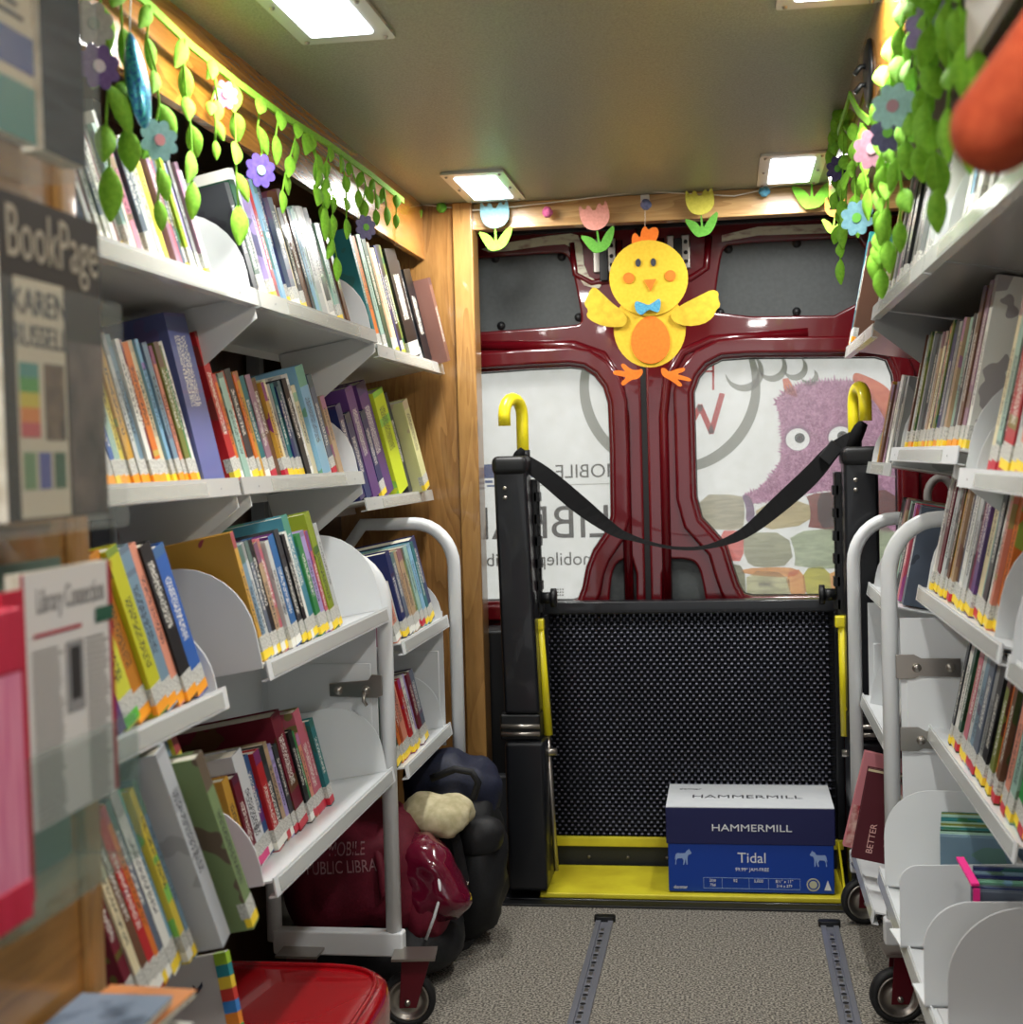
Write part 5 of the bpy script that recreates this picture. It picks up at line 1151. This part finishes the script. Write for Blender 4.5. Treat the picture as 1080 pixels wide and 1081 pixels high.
# twine with tulips and pompoms in front of the beam
M_tw = mat('white_twine', (222, 216, 200), .8)
tw = [at(a, b, y=3.795) for a, b in ((425, 214), (465, 218), (500, 222), (525, 220), (580, 214), (630, 208), (680, 202), (738, 205), (775, 207), (807, 200), (840, 190), (858, 182), (872, 178))]
tag(MB().tube(tw, .0018, 6).build('garland_twine', M_tw, None, True), 'white twine strung across the oak beam above the rear doors', 'string')
def tulip(px, py, rgb, label, s=1.0, rot=0, leafc=(130, 204, 60), y=3.79):
    c = at(px, py, y=y); t = anchor('paper_tulip', tuple(c), label, 'tulip decoration', 'felt tulips on the beam'); k = .0027*s
    def tr(pts): return [(c.x+k*(u*math.cos(rot)-v*math.sin(rot)), c.z+k*(u*math.sin(rot)+v*math.cos(rot))) for u, v in pts]
    cup = chaikin([(-14, 26), (-9, 18), (-5, 25), (0, 15), (6, 25), (9, 19), (13, 27), (15, 10), (11, 2), (4, -2), (-4, -2), (-11, 2), (-15, 12)], 1)
    plate('blossom', [tr(cup)], y-.004, noisy('felt_%d_%d_%d' % rgb, rgb, tuple(max(0, v-14) for v in rgb), 140, .85), t, .0015)
    lv = chaikin([(0, -24), (-6, -24), (-12, -16), (-18, -4), (-10, -6), (-4, -10), (-1, -16), (-1, -2), (1, -2), (1, -16), (5, -10), (10, -4), (18, 1), (15, -12), (8, -22)], 1)
    plate('leaves', [tr(lv)], y-.001, noisy('felt_leaf_%d' % leafc[0], leafc, tuple(max(0, v-14) for v in leafc), 140, .85), t, .0015)
tulip(523, 239, (150, 206, 220), 'blue felt tulip below the rear left ceiling lamp', leafc=(140, 222, 70))
tulip(630, 241, (230, 160, 146), 'salmon pink felt tulip left of the yellow chick', 1.0, .12, (96, 160, 60))
tulip(740, 225, (220, 212, 90), 'yellow felt tulip right of the yellow chick', .95, .05, (96, 160, 60))
tulip(857, 190, (206, 176, 226), 'lilac felt tulip below the rear right ceiling lamp', 1.15, -.02, (140, 222, 70))
tulip(432, 222, (206, 186, 226), 'lilac felt tulip at the left end of the twine', .8, 0, (120, 190, 60), y=3.77)
tulip(881, 228, (226, 160, 80), 'orange felt tulip hidden among right garland leaves', .7, -.1, (150, 200, 70), y=3.77)
for (px, py, rgb, nm) in ((466, 219, (120, 206, 70), 'green'), (578, 224, (226, 110, 160), 'pink'), (807, 202, (110, 186, 220), 'sky blue'), (682, 216, (116, 122, 160), 'grey-blue')):
    c = at(px, py, y=3.79); t = blob('pompom', noisy('pompom_'+nm, rgb, tuple(int(v*.8) for v in rgb), 120, .9), None, c, (.0143,)*3, .003, 180, 3, sq=1); tag(t, f'small {nm} pompom threaded on the twine over the doors', 'pompom', 'pompoms on the twine')
t = anchor('adhesive_hook', tuple(at(680, 212, y=3.81)), 'small clear adhesive hook on the oak beam above the chick', 'hook')
c = at(681, 213, y=3.815)
MB().box(c.x-.012, c.x+.012, 3.811, 3.8185, c.z-.010, c.z+.019).build('backplate', mat('frosted_clear', (224, 226, 226), .3), t, bevel=.003)
MB().tube([(c.x, 3.811, c.z), (c.x, 3.798, c.z-.010), (c.x, 3.792, c.z-.003)], .003, 8).build('hook', M_chrome, t, True)
# yellow chick
t = anchor('felt_chick', tuple(at(686, 320, y=3.80)), 'yellow felt chick with blue bow tie hanging before the rear doors', 'chick decoration')
M_ch = noisy('yellow_felt', (218, 180, 50), (208, 170, 40), 120, .85); M_wg = noisy('yellow_felt_wing', (204, 172, 46), (184, 154, 36), 60, .85); M_or = noisy('orange_felt', (232, 120, 34), (224, 110, 26), 120, .85)
YC = 3.80; K = .00291
def cp(pts, y=YC): return pxpoly(pts, y)
def cpl(name, pts, dy, m, sm=2, parent=t): return plate(name, [chaikin(cp(pts), sm)], YC-dy, m, parent, .0018)
def pel(cx, cy, rx, ry, n=36): return [(cx+rx*math.cos(2*PI*i/n), cy+ry*math.sin(2*PI*i/n)) for i in range(n)]
cpl('comb', [(667, 259), (667, 249), (671, 245), (676, 252), (677, 243), (681, 238), (685, 243), (688, 240), (694, 240), (696, 246), (691, 258), (680, 262)], .000, M_or, 1)
plate('body', [cp(pel(686, 347, 38, 41))], YC-.004, M_ch, t, .0018)
hd = plate('head', [cp(pel(685, 294, 41.5, 40))], YC-.008, M_ch, t, .0018)
plate('belly', [cp([(687+20.5*math.cos(a)*(1-.10*math.sin(-a)), 359+25*math.sin(a)) for a in [2*PI*i/40 for i in range(40)]])], YC-.008, M_or, t, .0012)
for e in ((674, 278), (690, 277.5)): plate('eye', [cp(pel(e[0], e[1], 2.8, 4.3, 16))], YC-.012, M_txk, t, .001)
for e in ((664, 294), (708, 291.5)): plate('cheek', [cp(pel(e[0], e[1], 5.8, 5.8, 20))], YC-.012, M_or, t, .001)
cpl('beak', [(680, 296), (693, 295), (687, 308)], .012, M_or, 0)
cpl('wing', [(619, 316), (624, 306), (628, 303), (636, 310), (646, 320), (658, 329), (663, 337), (660, 345), (652, 346), (638, 345), (626, 340), (619, 334), (622, 328), (617, 322)], .012, M_wg, 1)
cpl('wing', [(710, 329), (722, 321), (738, 313), (752, 306), (759, 309), (758, 316), (761, 323), (756, 328), (753, 336), (742, 343), (726, 345), (714, 342), (708, 336)], .012, M_wg, 1)
M_bow = noisy('blue_glitter_bow', (52, 128, 168), (90, 166, 190), 220, .4)
cpl('bow_tie', [(670, 322), (672, 318), (680, 321), (685, 323), (690, 320), (697, 315), (698, 322), (696, 331), (690, 329), (685, 327), (678, 334), (672, 330)], .016, M_bow, 1)
for pts in ([(647, 395), (648, 391), (656, 391), (661, 393), (655, 386), (658, 383), (666, 390), (673, 391), (678, 389), (679, 394), (674, 400), (666, 401), (658, 408), (655, 404), (662, 398), (654, 397)],
            [(698, 388), (703, 389), (706, 393), (716, 389), (723, 388), (723, 392), (714, 395), (722, 397), (730, 400), (729, 403), (720, 401), (714, 400), (721, 406), (718, 409), (709, 402), (701, 398), (698, 394)]):
    cpl('foot', pts, .000, M_or, 1)
MB().tube([at(681, 240, y=YC), at(681, 214, y=YC+.005)], .0008, 5).build('string', M_tw, t, True)

# orange plush at the near top right, and the pale panel behind it
M_plush = noisy('orange_plush', (182, 78, 42), (166, 64, 32), 90, .9, bump=.2)
t = anchor('plush_carrot', tuple(at(1100, 80, y=1.0)), 'blunt orange plush shape poking in at the top right edge', 'plush')
a = at(1052, 135, y=1.0); b = at(1160, 20, y=.96); mb = MB(); pts = []; rr = []
for i in range(9): q = PI/2*i/8; pts.append(a-(b-a).normalized()*.03*math.cos(q)); rr.append(.0305*math.sin(q)+.0002)
pts += [a.lerp(b, .5), b]; rr += [.036, .042]
mb.tube(pts, rr, 24).build('plush_body', M_plush, t, True)
t = tag(MB().box(.230, .240, 1.04, 1.41, 1.545, 1.86).build('notice_board', mat('cream_board', (206, 200, 184), .6)), 'pale cream board at top right behind the orange plush', 'board')
# ring handle on the red body panel, far right
t = anchor('ring_handle', (.52, 3.9, 1.1), 'grey plastic ring handle on red body panel at far right', 'handle')
c = at(993, 524, y=3.95); ring = [(c.x+.034*math.cos(2*PI*i/20), c.y, c.z+.05*math.sin(2*PI*i/20)) for i in range(20)]
MB().tube(ring, .011, 10, closed=True).build('ring', mat('grey_plastic', (150, 148, 142), .5), t, True)
MB().box(c.x+.02, .60, c.y-.015, c.y+.015, c.z-.015, c.z+.015).build('mount', mat('grey_plastic', (150, 148, 142), .5), t, bevel=.004)
print('books', NB)
